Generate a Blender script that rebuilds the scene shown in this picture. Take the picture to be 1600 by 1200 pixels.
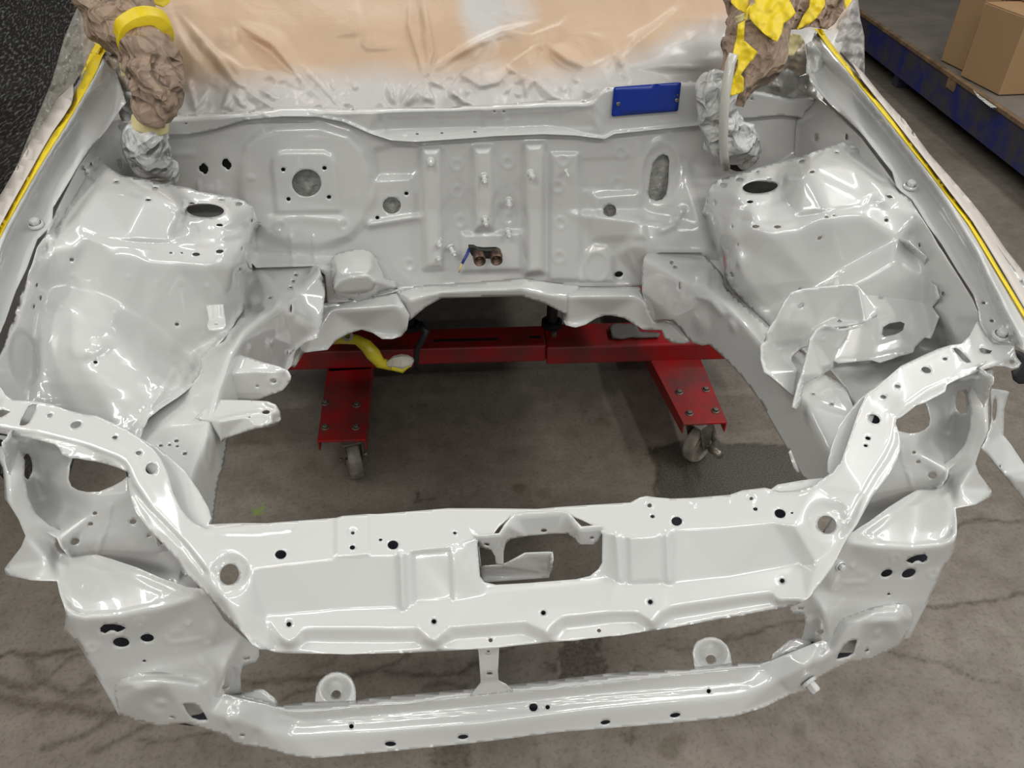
import bpy, math, random
import numpy as np
from mathutils import Vector, Matrix
from mathutils.geometry import delaunay_2d_cdt
for o in list(bpy.data.objects): bpy.data.objects.remove(o)
SC = bpy.context.scene
COL = SC.collection
random.seed(4); RNG = np.random.RandomState(4)

# ---------------------------------------------------------------- camera
F = 1200.0                                   # focal length in pixels of the 1600 x 1200 frame
PITCH, YAW, ROLL = math.radians(38.0), math.radians(6.034), math.radians(-0.093)
CAM = np.array([-0.09135, 0.0, 1.65])
_f = np.array([math.sin(YAW)*math.cos(PITCH), math.cos(YAW)*math.cos(PITCH), -math.sin(PITCH)])
_r = np.array([math.cos(YAW), -math.sin(YAW), 0.0]); _d = np.cross(_f, _r)
_c, _s = math.cos(ROLL), math.sin(ROLL)
RIGHT = _c*_r + _s*_d; DOWN = -_s*_r + _c*_d; FWD = _f
cd = bpy.data.cameras.new('camera'); cam = bpy.data.objects.new('camera', cd); COL.objects.link(cam)
cd.sensor_fit = 'HORIZONTAL'; cd.sensor_width = 36.0; cd.lens = 36.0*F/1600.0
cd.clip_start = 0.02; cd.clip_end = 60
m = Matrix(((RIGHT[0], -DOWN[0], -FWD[0], CAM[0]), (RIGHT[1], -DOWN[1], -FWD[1], CAM[1]),
            (RIGHT[2], -DOWN[2], -FWD[2], CAM[2]), (0, 0, 0, 1)))
cam.matrix_world = m
SC.camera = cam

# ---------------------------------------------------------------- light
w = bpy.data.worlds.new('world'); SC.world = w; w.use_nodes = True
w.node_tree.nodes['Background'].inputs[0].default_value = (0.80, 0.86, 0.90, 1)
w.node_tree.nodes['Background'].inputs[1].default_value = 0.25
SC.view_settings.view_transform = 'Standard'; SC.view_settings.look = 'None'
SC.view_settings.gamma = 1.0; SC.view_settings.exposure = 0.0
SC.view_settings.use_curve_mapping = False
def area(name, loc, sx, sy, power, col=(1, 0.97, 0.92), rot=(0, 0, 0)):
    l = bpy.data.lights.new(name, 'AREA'); l.shape = 'RECTANGLE'; l.size = sx; l.size_y = sy
    l.energy = power; l.color = col
    o = bpy.data.objects.new(name, l); o.location = loc; o.rotation_euler = rot; COL.objects.link(o)
    return o
# ceiling tube lamps of the workshop
for x, y, sx, sy, p in ((-2.5,.3,.25,2.8,34),(3.0,.5,.25,3.0,52),(-1.0,-1.5,1.6,.18,34),(1.3,-1.5,1.6,.18,34),(-.2,4.2,2.6,.25,50),(.1,-3.6,2.6,.25,55),(-1.7,.9,.12,1.2,13),(1.8,.9,.12,1.2,15),(3.2,3.6,.25,2.2,20)):
    area('ceiling_lamp', (x, y, 3.5), sx, sy, p*1.15)

# ---------------------------------------------------------------- helpers: photograph point -> place
def ray(px, py):
    return RIGHT*(px-800.0)/F + DOWN*(py-600.0)/F + FWD
def depth_of(px, py, k, v):
    """depth along the view of the point of the ray that lies on a plane of the workshop (X=, Y=, Z= or a*x+b*y+c*z=d)"""
    q = ray(px, py)
    if k == 'D': return v
    if k == 'P': n = np.array(v[:3]); return (v[3]-n@CAM)/(n@q)
    i = 'XYZ'.index(k)
    return (v-CAM[i])/q[i]
def at(px, py, k, v): return CAM + depth_of(px, py, k, v)*ray(px, py)
def Q(ox, oy, pts, s=4.0): return [(ox+p[0]/s, oy+p[1]/s) + tuple(p[2:]) for p in pts]
def L(k, v, pts):
    """a line of control points; v one value, a (start, end) pair or one value per point"""
    n = len(pts); pts = [p[:2] for p in pts]
    if k == 'P' or not isinstance(v, (tuple, list)): vs = [v]*n
    elif len(v) == n: vs = list(v)
    else:
        s = [0.0]
        for a, b in zip(pts, pts[1:]): s.append(s[-1]+math.hypot(b[0]-a[0], b[1]-a[1]))
        vs = list(np.interp([x/s[-1]*(len(v)-1) for x in s], range(len(v)), v))
    return [(p[0], p[1], k, x) for p, x in zip(pts, vs)]
def plane3(a, b, c):
    a, b, c = map(np.array, (a, b, c)); n = np.cross(b-a, c-a); n = n/np.linalg.norm(n)
    return (n[0], n[1], n[2], float(n@a))

# ---------------------------------------------------------------- helpers: objects
def link(name, me, mat, parent, smooth=True):
    o = bpy.data.objects.new(name, me); COL.objects.link(o)
    if mat is not None: me.materials.append(mat)
    if smooth: me.polygons.foreach_set('use_smooth', [True]*len(me.polygons))
    if parent is not None:
        o.parent = parent
    return o
def base_of(o):
    p = Vector((0, 0, 0))
    while o is not None: p += o.location; o = o.parent
    return np.array(p)
def thing(name, label, cat, loc, group=None):
    o = bpy.data.objects.new(name, None); COL.objects.link(o); o.location = loc
    o.empty_display_size = 0.05
    o['label'] = label; o['category'] = cat
    if group: o['group'] = group
    return o
def tag(o, label, cat=None, group=None, kind=None):
    if label: o['label'] = label
    if cat: o['category'] = cat
    if group: o['group'] = group
    if kind: o['kind'] = kind
    return o
def mesh_obj(name, V, Fs, mat, parent=None, smooth=False, recentre=True):
    V = np.array(V, float)
    if parent is not None: V = V - base_of(parent); off = np.zeros(3)
    else: off = np.array([(V[:, 0].min()+V[:, 0].max())/2, (V[:, 1].min()+V[:, 1].max())/2, V[:, 2].min()]); V = V-off
    me = bpy.data.meshes.new(name); me.from_pydata(V.tolist(), [], Fs); me.update()
    o = link(name, me, mat, parent, smooth)
    if parent is None: o.location = off
    return o
def weld_normals(o):
    import bmesh
    bm = bmesh.new(); bm.from_mesh(o.data); bmesh.ops.recalc_face_normals(bm, faces=bm.faces); bm.to_mesh(o.data); bm.free()
    return o
def bevel(o, w, seg=2, angle=30):
    b = o.modifiers.new('bevel', 'BEVEL'); b.width = w; b.segments = seg; b.limit_method = 'ANGLE'; b.angle_limit = math.radians(angle)
    return o

# ---------------------------------------------------------------- pressed sheet metal
def in_poly(P, poly):
    poly = np.asarray(poly, float); x, y = P[:, 0], P[:, 1]; r = np.zeros(len(P), bool)
    a = poly; b = np.roll(poly, -1, 0)
    for (x0, y0), (x1, y1) in zip(a, b):
        if y0 == y1: continue
        c = ((y0 > y) != (y1 > y)) & (x < (x1-x0)*(y-y0)/(y1-y0)+x0)
        r ^= c
    return r
def seg_dist(P, pts, closed=False):
    pts = np.asarray(pts, float)
    a = pts if closed else pts[:-1]; b = np.roll(pts, -1, 0) if closed else pts[1:]
    d = np.full(len(P), 1e9)
    for p, q in zip(a, b):
        v = q-p; L2 = max(v@v, 1e-9); t = np.clip(((P-p)@v)/L2, 0, 1)
        d = np.minimum(d, np.hypot(*(P-(p+t[:, None]*v)).T))
    return d
def sstep(t): t = np.clip(t, 0, 1); return t*t*(3-2*t)
def ell(cx, cy, rx, ry, rot=0, n=None):
    n = n or int(max(8, min(28, (rx+ry)*0.9))); r = math.radians(rot)
    return [(cx+rx*math.cos(t)*math.cos(r)-ry*math.sin(t)*math.sin(r), cy+rx*math.cos(t)*math.sin(r)+ry*math.sin(t)*math.cos(r))
            for t in [2*math.pi*i/n for i in range(n)]]
def smooth_poly(pts, it=1, closed=True):
    for _ in range(it):
        o = []
        n = len(pts)
        rng = range(n) if closed else range(n-1)
        if not closed: o.append(pts[0])
        for i in rng:
            a, b = pts[i], pts[(i+1) % n]
            o.append((a[0]*.75+b[0]*.25, a[1]*.75+b[1]*.25)); o.append((a[0]*.25+b[0]*.75, a[1]*.25+b[1]*.75))
        if not closed: o.append(pts[-1])
        pts = o
    return pts
# relief features; h in metres, positive stands out towards the viewer's side of the sheet
def disc(cx, cy, rx, ry, h, w=0.5, rot=0): return ('disc', cx, cy, rx, ry, h, w, rot)       # flat pad, w = share of radius that slopes
def ring(cx, cy, rx, ry, h, w=3, rot=0): return ('ring', cx, cy, rx, ry, h, w, rot)         # raised bead around an ellipse
def bead(pts, w, h): return ('bead', pts, w, h)
def tent(pts, w, h): return ('tent', pts, w, h)
def crease_(pts, wl, wr, h): return ('fold', pts, wl, wr, h)
def crumple(seed, wl, h, n=5): return ('crumple', seed, wl, h, n)
def pad(pts, h, w): return ('pad', pts, h, w)
def relief(P, feats):
    H = np.zeros(len(P))
    for f in feats:
        if f[0] in ('disc', 'ring'):
            _, cx, cy, rx, ry, h, w, rot = f; r = math.radians(rot)
            x = P[:, 0]-cx; y = P[:, 1]-cy
            u = (x*math.cos(r)+y*math.sin(r))/rx; v = (-x*math.sin(r)+y*math.cos(r))/ry; q = np.hypot(u, v)
            if f[0] == 'disc': H += h*sstep((1-q)/w)
            else: H += h*np.exp(-(((q-1)*min(rx, ry))/w)**2)
        elif f[0] == 'bead': H += f[3]*np.exp(-(seg_dist(P, f[1])/f[2])**2)
        elif f[0] == 'tent': H += f[3]*np.clip(1-seg_dist(P, f[1])/f[2], 0, 1)
        elif f[0] == 'fold':
            pts = np.array(f[1], float); n = len(pts)-1; best = np.full(len(P), 1e9); sg = np.zeros(len(P)); tt = np.zeros(len(P))
            for i in range(n):
                p, q = pts[i], pts[i+1]; v = q-p; t = ((P-p)@v)/max(v@v, 1e-9); tc = np.clip(t, 0, 1); e = P-(p+tc[:, None]*v); d = np.hypot(*e.T)
                m = d < best; best[m] = d[m]; sg[m] = (v[0]*e[:, 1]-v[1]*e[:, 0])[m]; tt[m] = ((i+tc)/n)[m]
            w_ = np.where(sg > 0, f[2], f[3])*(.35+.65*np.sin(math.pi*np.clip(tt, .02, .98))); H += f[4]*np.clip(1-best/w_, 0, 1)*np.sin(math.pi*np.clip(tt, .03, .97))**.6
        elif f[0] == 'crumple':
            r = np.random.RandomState(f[1])
            for k in range(f[4]):
                a = r.uniform(0, math.pi); wl = f[2]*r.uniform(.5, 1.6); ph = r.uniform(0, 6)
                t = (P[:, 0]*math.cos(a)+P[:, 1]*math.sin(a))/wl+ph+.35*np.sin((P[:, 0]*math.sin(a)-P[:, 1]*math.cos(a))/wl*.9+ph*2)+.2*np.sin(P[:, 0]/wl*1.7+ph)
                H += f[3]*wl/f[2]*(np.abs((t % 1)-.5)*4-1)*.5
        elif f[0] == 'pad':
            d = seg_dist(P, f[1], True); ins = in_poly(P, f[1])
            H += f[2]*np.where(ins, sstep(0.5+0.5*d/f[3]), sstep(0.5-0.5*d/f[3]))
    return H
class Depth:
    def __init__(s, lines):
        vs, es = [], []
        for ln in lines:
            for i, p in enumerate(ln):
                if i: es.append((len(vs)-1, len(vs)))
                vs.append(p)
        r = delaunay_2d_cdt([Vector((p[0], p[1])) for p in vs], es, [], 0, 1e-4)
        V = np.array([tuple(v) for v in r[0]]); orig = r[3]
        inv = []
        for i, o in enumerate(orig):
            if len(o): p = vs[o[0]]; inv.append(1.0/depth_of(p[0], p[1], p[2], p[3]))
            else: inv.append(None)
        for i, v in enumerate(inv):
            if v is None:
                d = np.hypot(*(V-V[i]).T); best = sorted([j for j in range(len(V)) if inv[j] is not None and j != i], key=lambda j: d[j])[:2]
                w0 = 1/(d[best[0]]+.01); w1 = 1/(d[best[1]]+.01); inv[i] = (inv[best[0]]*w0+inv[best[1]]*w1)/(w0+w1)
        inv = np.array(inv, float); T = []
        for f in r[2]:
            a, b, c = V[list(f)]; ar = abs((b[0]-a[0])*(c[1]-a[1])-(b[1]-a[1])*(c[0]-a[0]))
            e = max(np.hypot(*(b-a)), np.hypot(*(c-b)), np.hypot(*(a-c)))
            if ar/e > 0.6: T.append(tuple(f))
        s.tri = []
        for f in T:
            a, b, c = V[list(f)]; M = np.linalg.inv(np.array([[a[0], a[1], 1], [b[0], b[1], 1], [c[0], c[1], 1]]))
            h = 1/np.hypot(M[0], M[1])          # scale bary -> distance
            s.tri.append((M, h, M@inv[list(f)]))
    def raw(s, P):
        H = np.c_[P, np.ones(len(P))]; best = np.full(len(P), -1e9); out = np.zeros(len(P))
        for M, h, g in s.tri:
            d = ((H@M)*h).min(1); m = d > best
            best[m] = d[m]; out[m] = (H[m]@g)
        return out
    def __call__(s, P, sigma):
        if sigma <= 0: return s.raw(P)
        acc = s.raw(P)*0.12; tot = 0.12
        for k, (r, n, w) in enumerate(((0.75, 7, .055), (1.5, 9, .045))):
            for i in range(n):
                a = 2*math.pi*(i+0.37*k)/n
                acc = acc+s.raw(P+np.array([math.cos(a), math.sin(a)])*r*sigma)*w; tot += w
        return acc/tot
def sheet(name, outline, lines, mat, parent, holes=(), feats=(), step=5.0, sigma=4.0, thick=0.0016, mirror=False, lift=0.0, deep=None, soft=()):
    """One pressed panel. The outline and holes follow the edges seen in the photograph; every point is set at its own
    measured distance (control lines lie on known planes of the car), then the panel gets thickness."""
    outline = [tuple(p[:2]) for p in outline]
    verts, edges = [], []
    def addloop(lp):
        dens = []
        for a, b in zip(lp, lp[1:]+lp[:1]):
            n = max(1, int(math.hypot(b[0]-a[0], b[1]-a[1])/(step*1.1)))
            for i in range(n): dens.append((a[0]+(b[0]-a[0])*i/n, a[1]+(b[1]-a[1])*i/n))
        k = len(verts); verts.extend(dens)
        edges.extend([(k+i, k+(i+1) % len(dens)) for i in range(len(dens))])
    hp = []
    for h in holes: hp.append(ell(*h) if not isinstance(h[0], (tuple, list)) else [tuple(q[:2]) for q in h])
    addloop(outline)
    for h in hp: addloop(h)
    A = np.array(outline); x0, y0 = A.min(0); x1, y1 = A.max(0)
    g = []
    yy = y0; r = 0
    while yy < y1:
        xs = np.arange(x0+(step/2 if r % 2 else 0), x1, step); g.append(np.c_[xs, np.full(len(xs), yy)]); yy += step*0.866; r += 1
    G = np.vstack(g); ok = in_poly(G, outline) & (seg_dist(G, outline, True) > step*.45)
    for h in hp:
        hb = np.array(h); bb = (G[:, 0] > hb[:, 0].min()-step) & (G[:, 0] < hb[:, 0].max()+step) & (G[:, 1] > hb[:, 1].min()-step) & (G[:, 1] < hb[:, 1].max()+step)
        idx = np.where(bb & ok)[0]
        if len(idx):
            s_ = G[idx]; bad = in_poly(s_, h) | (seg_dist(s_, h, True) < step*.45); ok[idx[bad]] = False
    G = G[ok]
    allv = verts+[tuple(p) for p in G]
    r = delaunay_2d_cdt([Vector(p) for p in allv], edges, [], 0, 1e-5)
    V = np.array([tuple(v) for v in r[0]]); T = np.array([tuple(f) for f in r[2]])
    Cn = V[T].mean(1); keep = in_poly(Cn, outline)
    for h in hp: keep &= ~in_poly(Cn, h)
    T = T[keep]
    used = np.unique(T); remap = -np.ones(len(V), int); remap[used] = np.arange(len(used)); V = V[used]; T = remap[T]
    D = 1.0/Depth(lines)(V, sigma)
    for poly, sg, fe in soft:
        w_ = np.where(in_poly(V, poly), sstep(seg_dist(V, poly, True)/fe), 0); k_ = w_ > 0
        if k_.any(): D[k_] = 1/((1-w_[k_])/D[k_]+w_[k_]*Depth(lines)(V[k_], sg))
    Hh = relief(V, feats)+lift
    q = (V[:, 0:1]-800.0)/F*RIGHT+(V[:, 1:2]-600.0)/F*DOWN+FWD
    ln = np.linalg.norm(q, axis=1)
    P = CAM+q*(D-Hh/ln)[:, None]
    # orient
    n = np.cross(P[T[:, 1]]-P[T[:, 0]], P[T[:, 2]]-P[T[:, 0]]); c = (P[T].mean(1)-CAM)
    fl = (n*c).sum(1) > 0; T[fl] = T[fl][:, ::-1]
    n[fl] *= -1
    vn = np.zeros_like(P)
    for k in range(3): np.add.at(vn, T[:, k], n)
    vn /= np.linalg.norm(vn, axis=1)[:, None]+1e-12
    P2 = P-vn*thick if deep is None else P+np.array(deep)
    N = len(P)
    E = {}
    for t in T:
        for a, b in ((t[0], t[1]), (t[1], t[2]), (t[2], t[0])): E[(a, b)] = 1
    bd = [(a, b) for (a, b) in E if (b, a) not in E]
    Fs = [tuple(t) for t in T]+[tuple(t[::-1]+N) for t in T]+[(b, a, a+N, b+N) for a, b in bd]
    PP = np.vstack([P, P2])
    o = mesh_obj(name, PP, [tuple(int(i) for i in f) for f in Fs], mat, parent, smooth=True)
    if mirror:
        PM = PP*np.array([-1, 1, 1])
        o2 = mesh_obj(name, PM, [tuple(int(i) for i in f[::-1]) for f in Fs], mat, parent, smooth=True)
        return o, o2
    return o

# ---------------------------------------------------------------- simple solids
def box_v(c, s, R=None):
    V = np.array([[x, y, z] for x in (-.5, .5) for y in (-.5, .5) for z in (-.5, .5)])*np.array(s)
    if R is not None: V = V@np.array(R).T
    return V+np.array(c)
BOXF = [(0, 1, 3, 2), (4, 6, 7, 5), (0, 4, 5, 1), (2, 3, 7, 6), (0, 2, 6, 4), (1, 5, 7, 3)]
class MB:
    def __init__(s): s.V = []; s.F = []
    def add(s, V, Fs):
        k = len(s.V); s.V += [tuple(map(float, v)) for v in V]; s.F += [tuple(i+k for i in f) for f in Fs]; return s
    def box(s, c, sz, R=None): return s.add(box_v(c, sz, R), BOXF)
    def prism(s, poly, d):
        """polygon of 3D points swept by vector d"""
        n = len(poly); P = [np.array(p, float) for p in poly]; d = np.array(d)
        return s.add(P+[p+d for p in P], [tuple(range(n))[::-1], tuple(range(n, 2*n))]+[(i, (i+1) % n, (i+1) % n+n, i+n) for i in range(n)])
    def tube(s, pts, rad, n=12, cap=True, squash=None, up=None):
        pts = [np.array(p, float) for p in pts]; m = len(pts)
        rad = [rad]*m if not isinstance(rad, (list, tuple, np.ndarray)) else rad
        k = len(s.V); t0 = None; nrm = None; V = []
        for i in range(m):
            t = pts[min(i+1, m-1)]-pts[max(i-1, 0)]; t = t/(np.linalg.norm(t)+1e-12)
            if nrm is None:
                a = np.array([0, 0, 1.]) if abs(t[2]) < .9 else np.array([1., 0, 0]); nrm = np.cross(t, a)
            nrm = nrm-t*(nrm@t); nrm /= np.linalg.norm(nrm); b = np.cross(t, nrm)
            for j in range(n):
                a = 2*math.pi*j/n; V.append(pts[i]+rad[i]*(math.cos(a)*nrm+math.sin(a)*b))
        Fs = [(i*n+j, i*n+(j+1) % n, (i+1)*n+(j+1) % n, (i+1)*n+j) for i in range(m-1) for j in range(n)]
        if cap: Fs += [tuple(range(n))[::-1], tuple(range((m-1)*n, m*n))]
        return s.add(V, Fs)
    def lathe(s, o, axis, prof, n=24):
        """prof: list of (r, h) along axis"""
        ax = np.array(axis, float); ax /= np.linalg.norm(ax); a = np.array([0, 0, 1.]) if abs(ax[2]) < .9 else np.array([1., 0, 0])
        u = np.cross(ax, a); u /= np.linalg.norm(u); v = np.cross(ax, u); o = np.array(o, float)
        V = [o+ax*h+r*(math.cos(2*math.pi*j/n)*u+math.sin(2*math.pi*j/n)*v) for r, h in prof for j in range(n)]
        m = len(prof)
        Fs = [(i*n+j, i*n+(j+1) % n, (i+1)*n+(j+1) % n, (i+1)*n+j) for i in range(m-1) for j in range(n)]
        return s.add(V, Fs)
    def build(s, name, mat, parent=None, smooth=False, bev=0):
        o = mesh_obj(name, s.V, s.F, mat, parent, smooth); weld_normals(o)
        if bev: bevel(o, bev)
        return o

# ---------------------------------------------------------------- materials
def new_mat(name):
    m = bpy.data.materials.new(name); m.use_nodes = True; nt = m.node_tree
    return m, nt, nt.nodes['Principled BSDF']
def noise(nt, scale, detail=4, rough=.55, coord='Object', dist=0):
    tc = nt.nodes.new('ShaderNodeTexCoord'); n = nt.nodes.new('ShaderNodeTexNoise')
    n.inputs['Scale'].default_value = scale; n.inputs['Detail'].default_value = detail; n.inputs['Roughness'].default_value = rough
    n.inputs['Distortion'].default_value = dist
    nt.links.new(tc.outputs[coord], n.inputs['Vector']); return n
def ramp(nt, src, stops):
    r = nt.nodes.new('ShaderNodeValToRGB'); e = r.color_ramp.elements
    while len(e) < len(stops): e.new(0.5)
    for el, (p, c) in zip(e, stops): el.position = p; el.color = (*c, 1) if len(c) == 3 else c
    nt.links.new(src, r.inputs[0]); return r
def bump(nt, bsdf, src, strength, dist):
    b = nt.nodes.new('ShaderNodeBump'); b.inputs['Strength'].default_value = strength; b.inputs['Distance'].default_value = dist
    nt.links.new(src, b.inputs['Height']); nt.links.new(b.outputs[0], bsdf.inputs['Normal']); return b
def simple(name, col, rough=.5, metal=0, coat=0, bumps=None, var=None):
    m, nt, b = new_mat(name)
    b.inputs['Base Color'].default_value = (*col, 1); b.inputs['Roughness'].default_value = rough; b.inputs['Metallic'].default_value = metal
    b.inputs['Coat Weight'].default_value = coat; b.inputs['Coat Roughness'].default_value = .025
    if bumps: n = noise(nt, bumps[0], 3); bump(nt, b, n.outputs[0], bumps[1], bumps[2])
    if var:
        n = noise(nt, var[0], 4); r = ramp(nt, n.outputs[0], [(var[2] if len(var) > 2 else .35, var[1]), (.65, col)]); nt.links.new(r.outputs[0], b.inputs['Base Color'])
    return m
def creased(name, col, rough, coat=0, sc=(16, 45), st=.9, dist=.010, var=None):
    m, nt, b = new_mat(name); b.inputs['Base Color'].default_value = (*col, 1); b.inputs['Roughness'].default_value = rough
    b.inputs['Coat Weight'].default_value = coat; b.inputs['Coat Roughness'].default_value = .08
    tc = nt.nodes.new('ShaderNodeTexCoord'); nn = noise(nt, sc[0]*.5, 2); prev = None
    wp = nt.nodes.new('ShaderNodeMix'); wp.data_type = 'VECTOR'; wp.inputs['Factor'].default_value = .06
    nt.links.new(tc.outputs['Object'], wp.inputs['A']); nt.links.new(nn.outputs['Color'], wp.inputs['B'])
    for k, s_ in enumerate(sc):
        v = nt.nodes.new('ShaderNodeTexVoronoi'); v.feature = 'F1'; v.inputs['Scale'].default_value = s_; nt.links.new(wp.outputs['Result'], v.inputs['Vector'])
        bp = nt.nodes.new('ShaderNodeBump'); bp.inputs['Strength'].default_value = st*(1 if k == 0 else .6); bp.inputs['Distance'].default_value = dist*sc[0]/s_
        nt.links.new(v.outputs['Distance'], bp.inputs['Height'])
        if prev: nt.links.new(prev, bp.inputs['Normal'])
        prev = bp.outputs[0]
    nt.links.new(prev, b.inputs['Normal'])
    if var: n = noise(nt, var[0], 4); r = ramp(nt, n.outputs[0], [(.42, var[1]), (.58, col)]); nt.links.new(r.outputs[0], b.inputs['Base Color'])
    return m
PAINT = simple('white_paint', (.61, .615, .605), .24, coat=1.0, bumps=(14, .10, .004))
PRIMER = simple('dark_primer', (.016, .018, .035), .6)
RED = simple('red_enamel', (.40, .002, .004), .42, coat=.08, var=(7, (.13, .03, .026), .30))
BLACKR = simple('black_rubber', (.012, .012, .013), .5)
STEEL = simple('galvanised_steel', (.33, .31, .27), .45, metal=.8, var=(30, (.16, .14, .12)))
TYRE = simple('grey_wheel_rubber', (.30, .27, .22), .7, var=(25, (.13, .115, .095)))
YELLOW = creased('yellow_masking_tape', (.80, .60, .012), .5, 0, (22, 60), .5, .008)
BLUE = simple('blue_plate', (.001, .026, .27), .35, coat=.05)
COPPER = simple('copper_pipe', (.19, .12, .085), .45, metal=.6, var=(60, (.07, .045, .035)))
CARD = simple('cardboard', (.42, .265, .135), .8, bumps=(40, .1, .002))

# ================================================================ the car body
CAR = thing('car_body_shell', 'freshly sprayed white bare car front end with empty engine bay, standing on the red dolly', 'car body', (0.0, 1.0, 0.56))
RP = (1.0, 0.11, 0, 0.526); LP = (-1.0, 0.11, 0, 0.526)     # inner faces of the two frame rails

# ---- upper radiator support
top_rear = [(0,604),(8,617),(20,625),(57,627),(82,632),(107,641),(130,647),(150,649),(175,660),(200,672),(220,685),(240,702),(252,718),(262,740),(270,770),(282,795),(300,815),(322,827),(375,821),(447,815),(525,809),(535,806),(575,803),(592,803),(700,794),(750,794),(840,795),(875,792),(920,789),(985,785),(1000,777),(1010,775),(1025,777),(1050,779),(1080,778),(1140,773),(1160,766),(1195,762),(1220,768),(1245,766),(1275,757),(1300,737),(1315,720),(1322,700),(1335,662),(1344,637),(1355,615),(1375,600),(1407,572),(1445,554),(1465,545),(1485,539),(1502,537),(1515,525),(1527,500),(1535,515),(1545,528),(1553,537),(1585,540)]
tip_r = [(1588,558),(1594,567),(1592,574),(1582,575),(1570,571),(1555,572),(1532,579),(1512,586),(1495,592),(1480,600),(1477,612),(1462,620),(1445,629),(1432,633),(1420,642),(1401,655),(1400,662),(1404,675),(1407,690),(1407,702),(1402,717),(1390,740),(1375,760),(1362,777),(1350,800),(1340,817),(1327,835),(1317,852),(1310,867),(1300,887),(1290,902),(1275,922),(1260,937),(1245,945),(1235,948)]
low_edge = [(1205,954),(1130,967),(1055,980),(980,991),(900,1000),(825,1007),(780,1012),(747,1014),(650,1020),(545,1022),(450,1021),(430,1019),(407,1012),(395,1005),(380,990),(357,967),(342,950),(325,930),(305,910),(290,895),(275,872),(250,845),(232,827),(212,800),(205,780),(200,765),(200,740),(198,737),(185,731),(165,725),(150,721),(135,719),(120,716),(110,716),(97,710),(92,700),(85,694),(57,687),(25,681),(0,677)]
tip_l = [(-40,664),(-46,640),(-30,612)]
crease_r = [(1342,775),(1350,770),(1360,740),(1380,707),(1390,680),(1395,650),(1415,627),(1450,605),(1495,585),(1550,565),(1575,559)]
crease_l = [(0,667),(50,672),(85,682),(125,692),(150,700),(175,710),(195,720),(205,735),(212,755),(225,775),(237,792),(262,815),(287,840),(312,865),(325,885),(335,910),(350,935),(375,950)]
lip3 = [(400,967),(420,982),(440,997),(450,1002),(460,997),(472,984),(490,982),(600,982),(650,981),(660,988),(670,997),(680,1000),(690,990),(702,979),(820,970),(830,975),(847,982),(855,987),(862,976),(880,962),(950,955),(995,955),(1007,962),(1020,970),(1032,955),(1050,947),(1130,935),(1205,925),(1215,935),(1225,937),(1235,930),(1255,902),(1275,880)]
lip4 = [(432,1008),(450,1015),(465,1012),(478,1003),(492,1002),(650,1003),(665,1011),(685,1013),(697,1004),(710,999),(818,991),(833,997),(850,1004),(864,1000),(880,982),(950,974),(993,972),(1008,980),(1022,985),(1036,974),(1053,965),(1130,953),(1204,942),(1216,947),(1232,944)]
step1_l = [(395,886),(450,879),(512,872),(575,866),(625,865),(650,860),(703,857)]
step2_l = [(417,962),(515,954),(620,950),(650,947),(705,944)]
step1_r = [(980,837),(1030,834),(1062,825),(1130,822),(1205,815),(1240,820)]
step2_r = [(975,912),(1040,912),(1130,902),(1250,880)]
support_lines = [
 L('Z', (1.046,1.040,1.028,1.012,1.0,.985,.975,.967,.967), [(-40,612),(20,625),(150,649),(240,702),(262,740),(282,795),(300,815),(335,829),(447,815)]),
 L('Z', (.966,.966), [(592,803),(700,794),(920,789),(1080,778)]),
 L('Z', (.967,.967,.972,.985,.998,1.012,1.028,1.040,1.046,1.05), [(1195,762),(1245,766),(1275,757),(1315,720),(1335,662),(1355,615),(1407,572),(1485,539),(1535,510),(1590,540)]),
 L('Z', (1.038,1.034,1.020,1.010,.998,.985,.972,.962,.950,.938,.928), [(-40,660),(0,667),(125,692),(195,720),(212,755),(237,792),(287,840),(325,885),(350,935),(375,950),(392,960)]),
 L('Z', (.928,.935,.955,.972,.985,.998,1.010,1.022,1.034,1.038), [(1275,880),(1300,860),(1330,802),(1350,770),(1380,707),(1395,650),(1415,627),(1495,585),(1575,559),(1590,556)]),
 L('Z', (.915,.907,.906,.906,.907,.915), [lip3[0]]+lip3[2:9]+[lip3[12],lip3[16],lip3[20],lip3[26]]+lip3[28:31]+[lip3[31]]) if False else L('Z', .907, lip3[1:30]),
 L('Z', .889, lip4),
 L('Z', (.885,.885), [(430,1019),(545,1022),(747,1014),(900,1000),(1055,980),(1235,948)]),
 L('Z', (.965,.965), step1_l), L('Z', (.916,.914), step2_l), L('Z', (.965,.965), step1_r), L('Z', (.914,.916), step2_r),
 L('Z', .962, [(715,850),(745,838)]), L('Z', .916, [(715,936),(750,926)]), L('Z', .912, [(755,932),(940,914)]), L('Z', .918, [(760,918),(935,900)]), L('Z', .965, [(748,838),(930,822)]), L('Z', .965, [(945,830),(965,836)]), L('Z', .916, [(945,900),(965,908)]),
 L('Z', (1.026,1.020,1.008,.998,.985,.972,.955,.935,.915), [(-40,672),(25,681),(110,716),(165,725),(200,765),(232,827),(275,872),(325,930),(380,990)]),
 L('Z', (.912,.930,.955,.972,.985,.998,1.010,1.022,1.03), [(1260,937),(1300,887),(1340,817),(1375,760),(1407,702),(1401,655),(1445,629),(1495,592),(1592,574)]),
]
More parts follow.
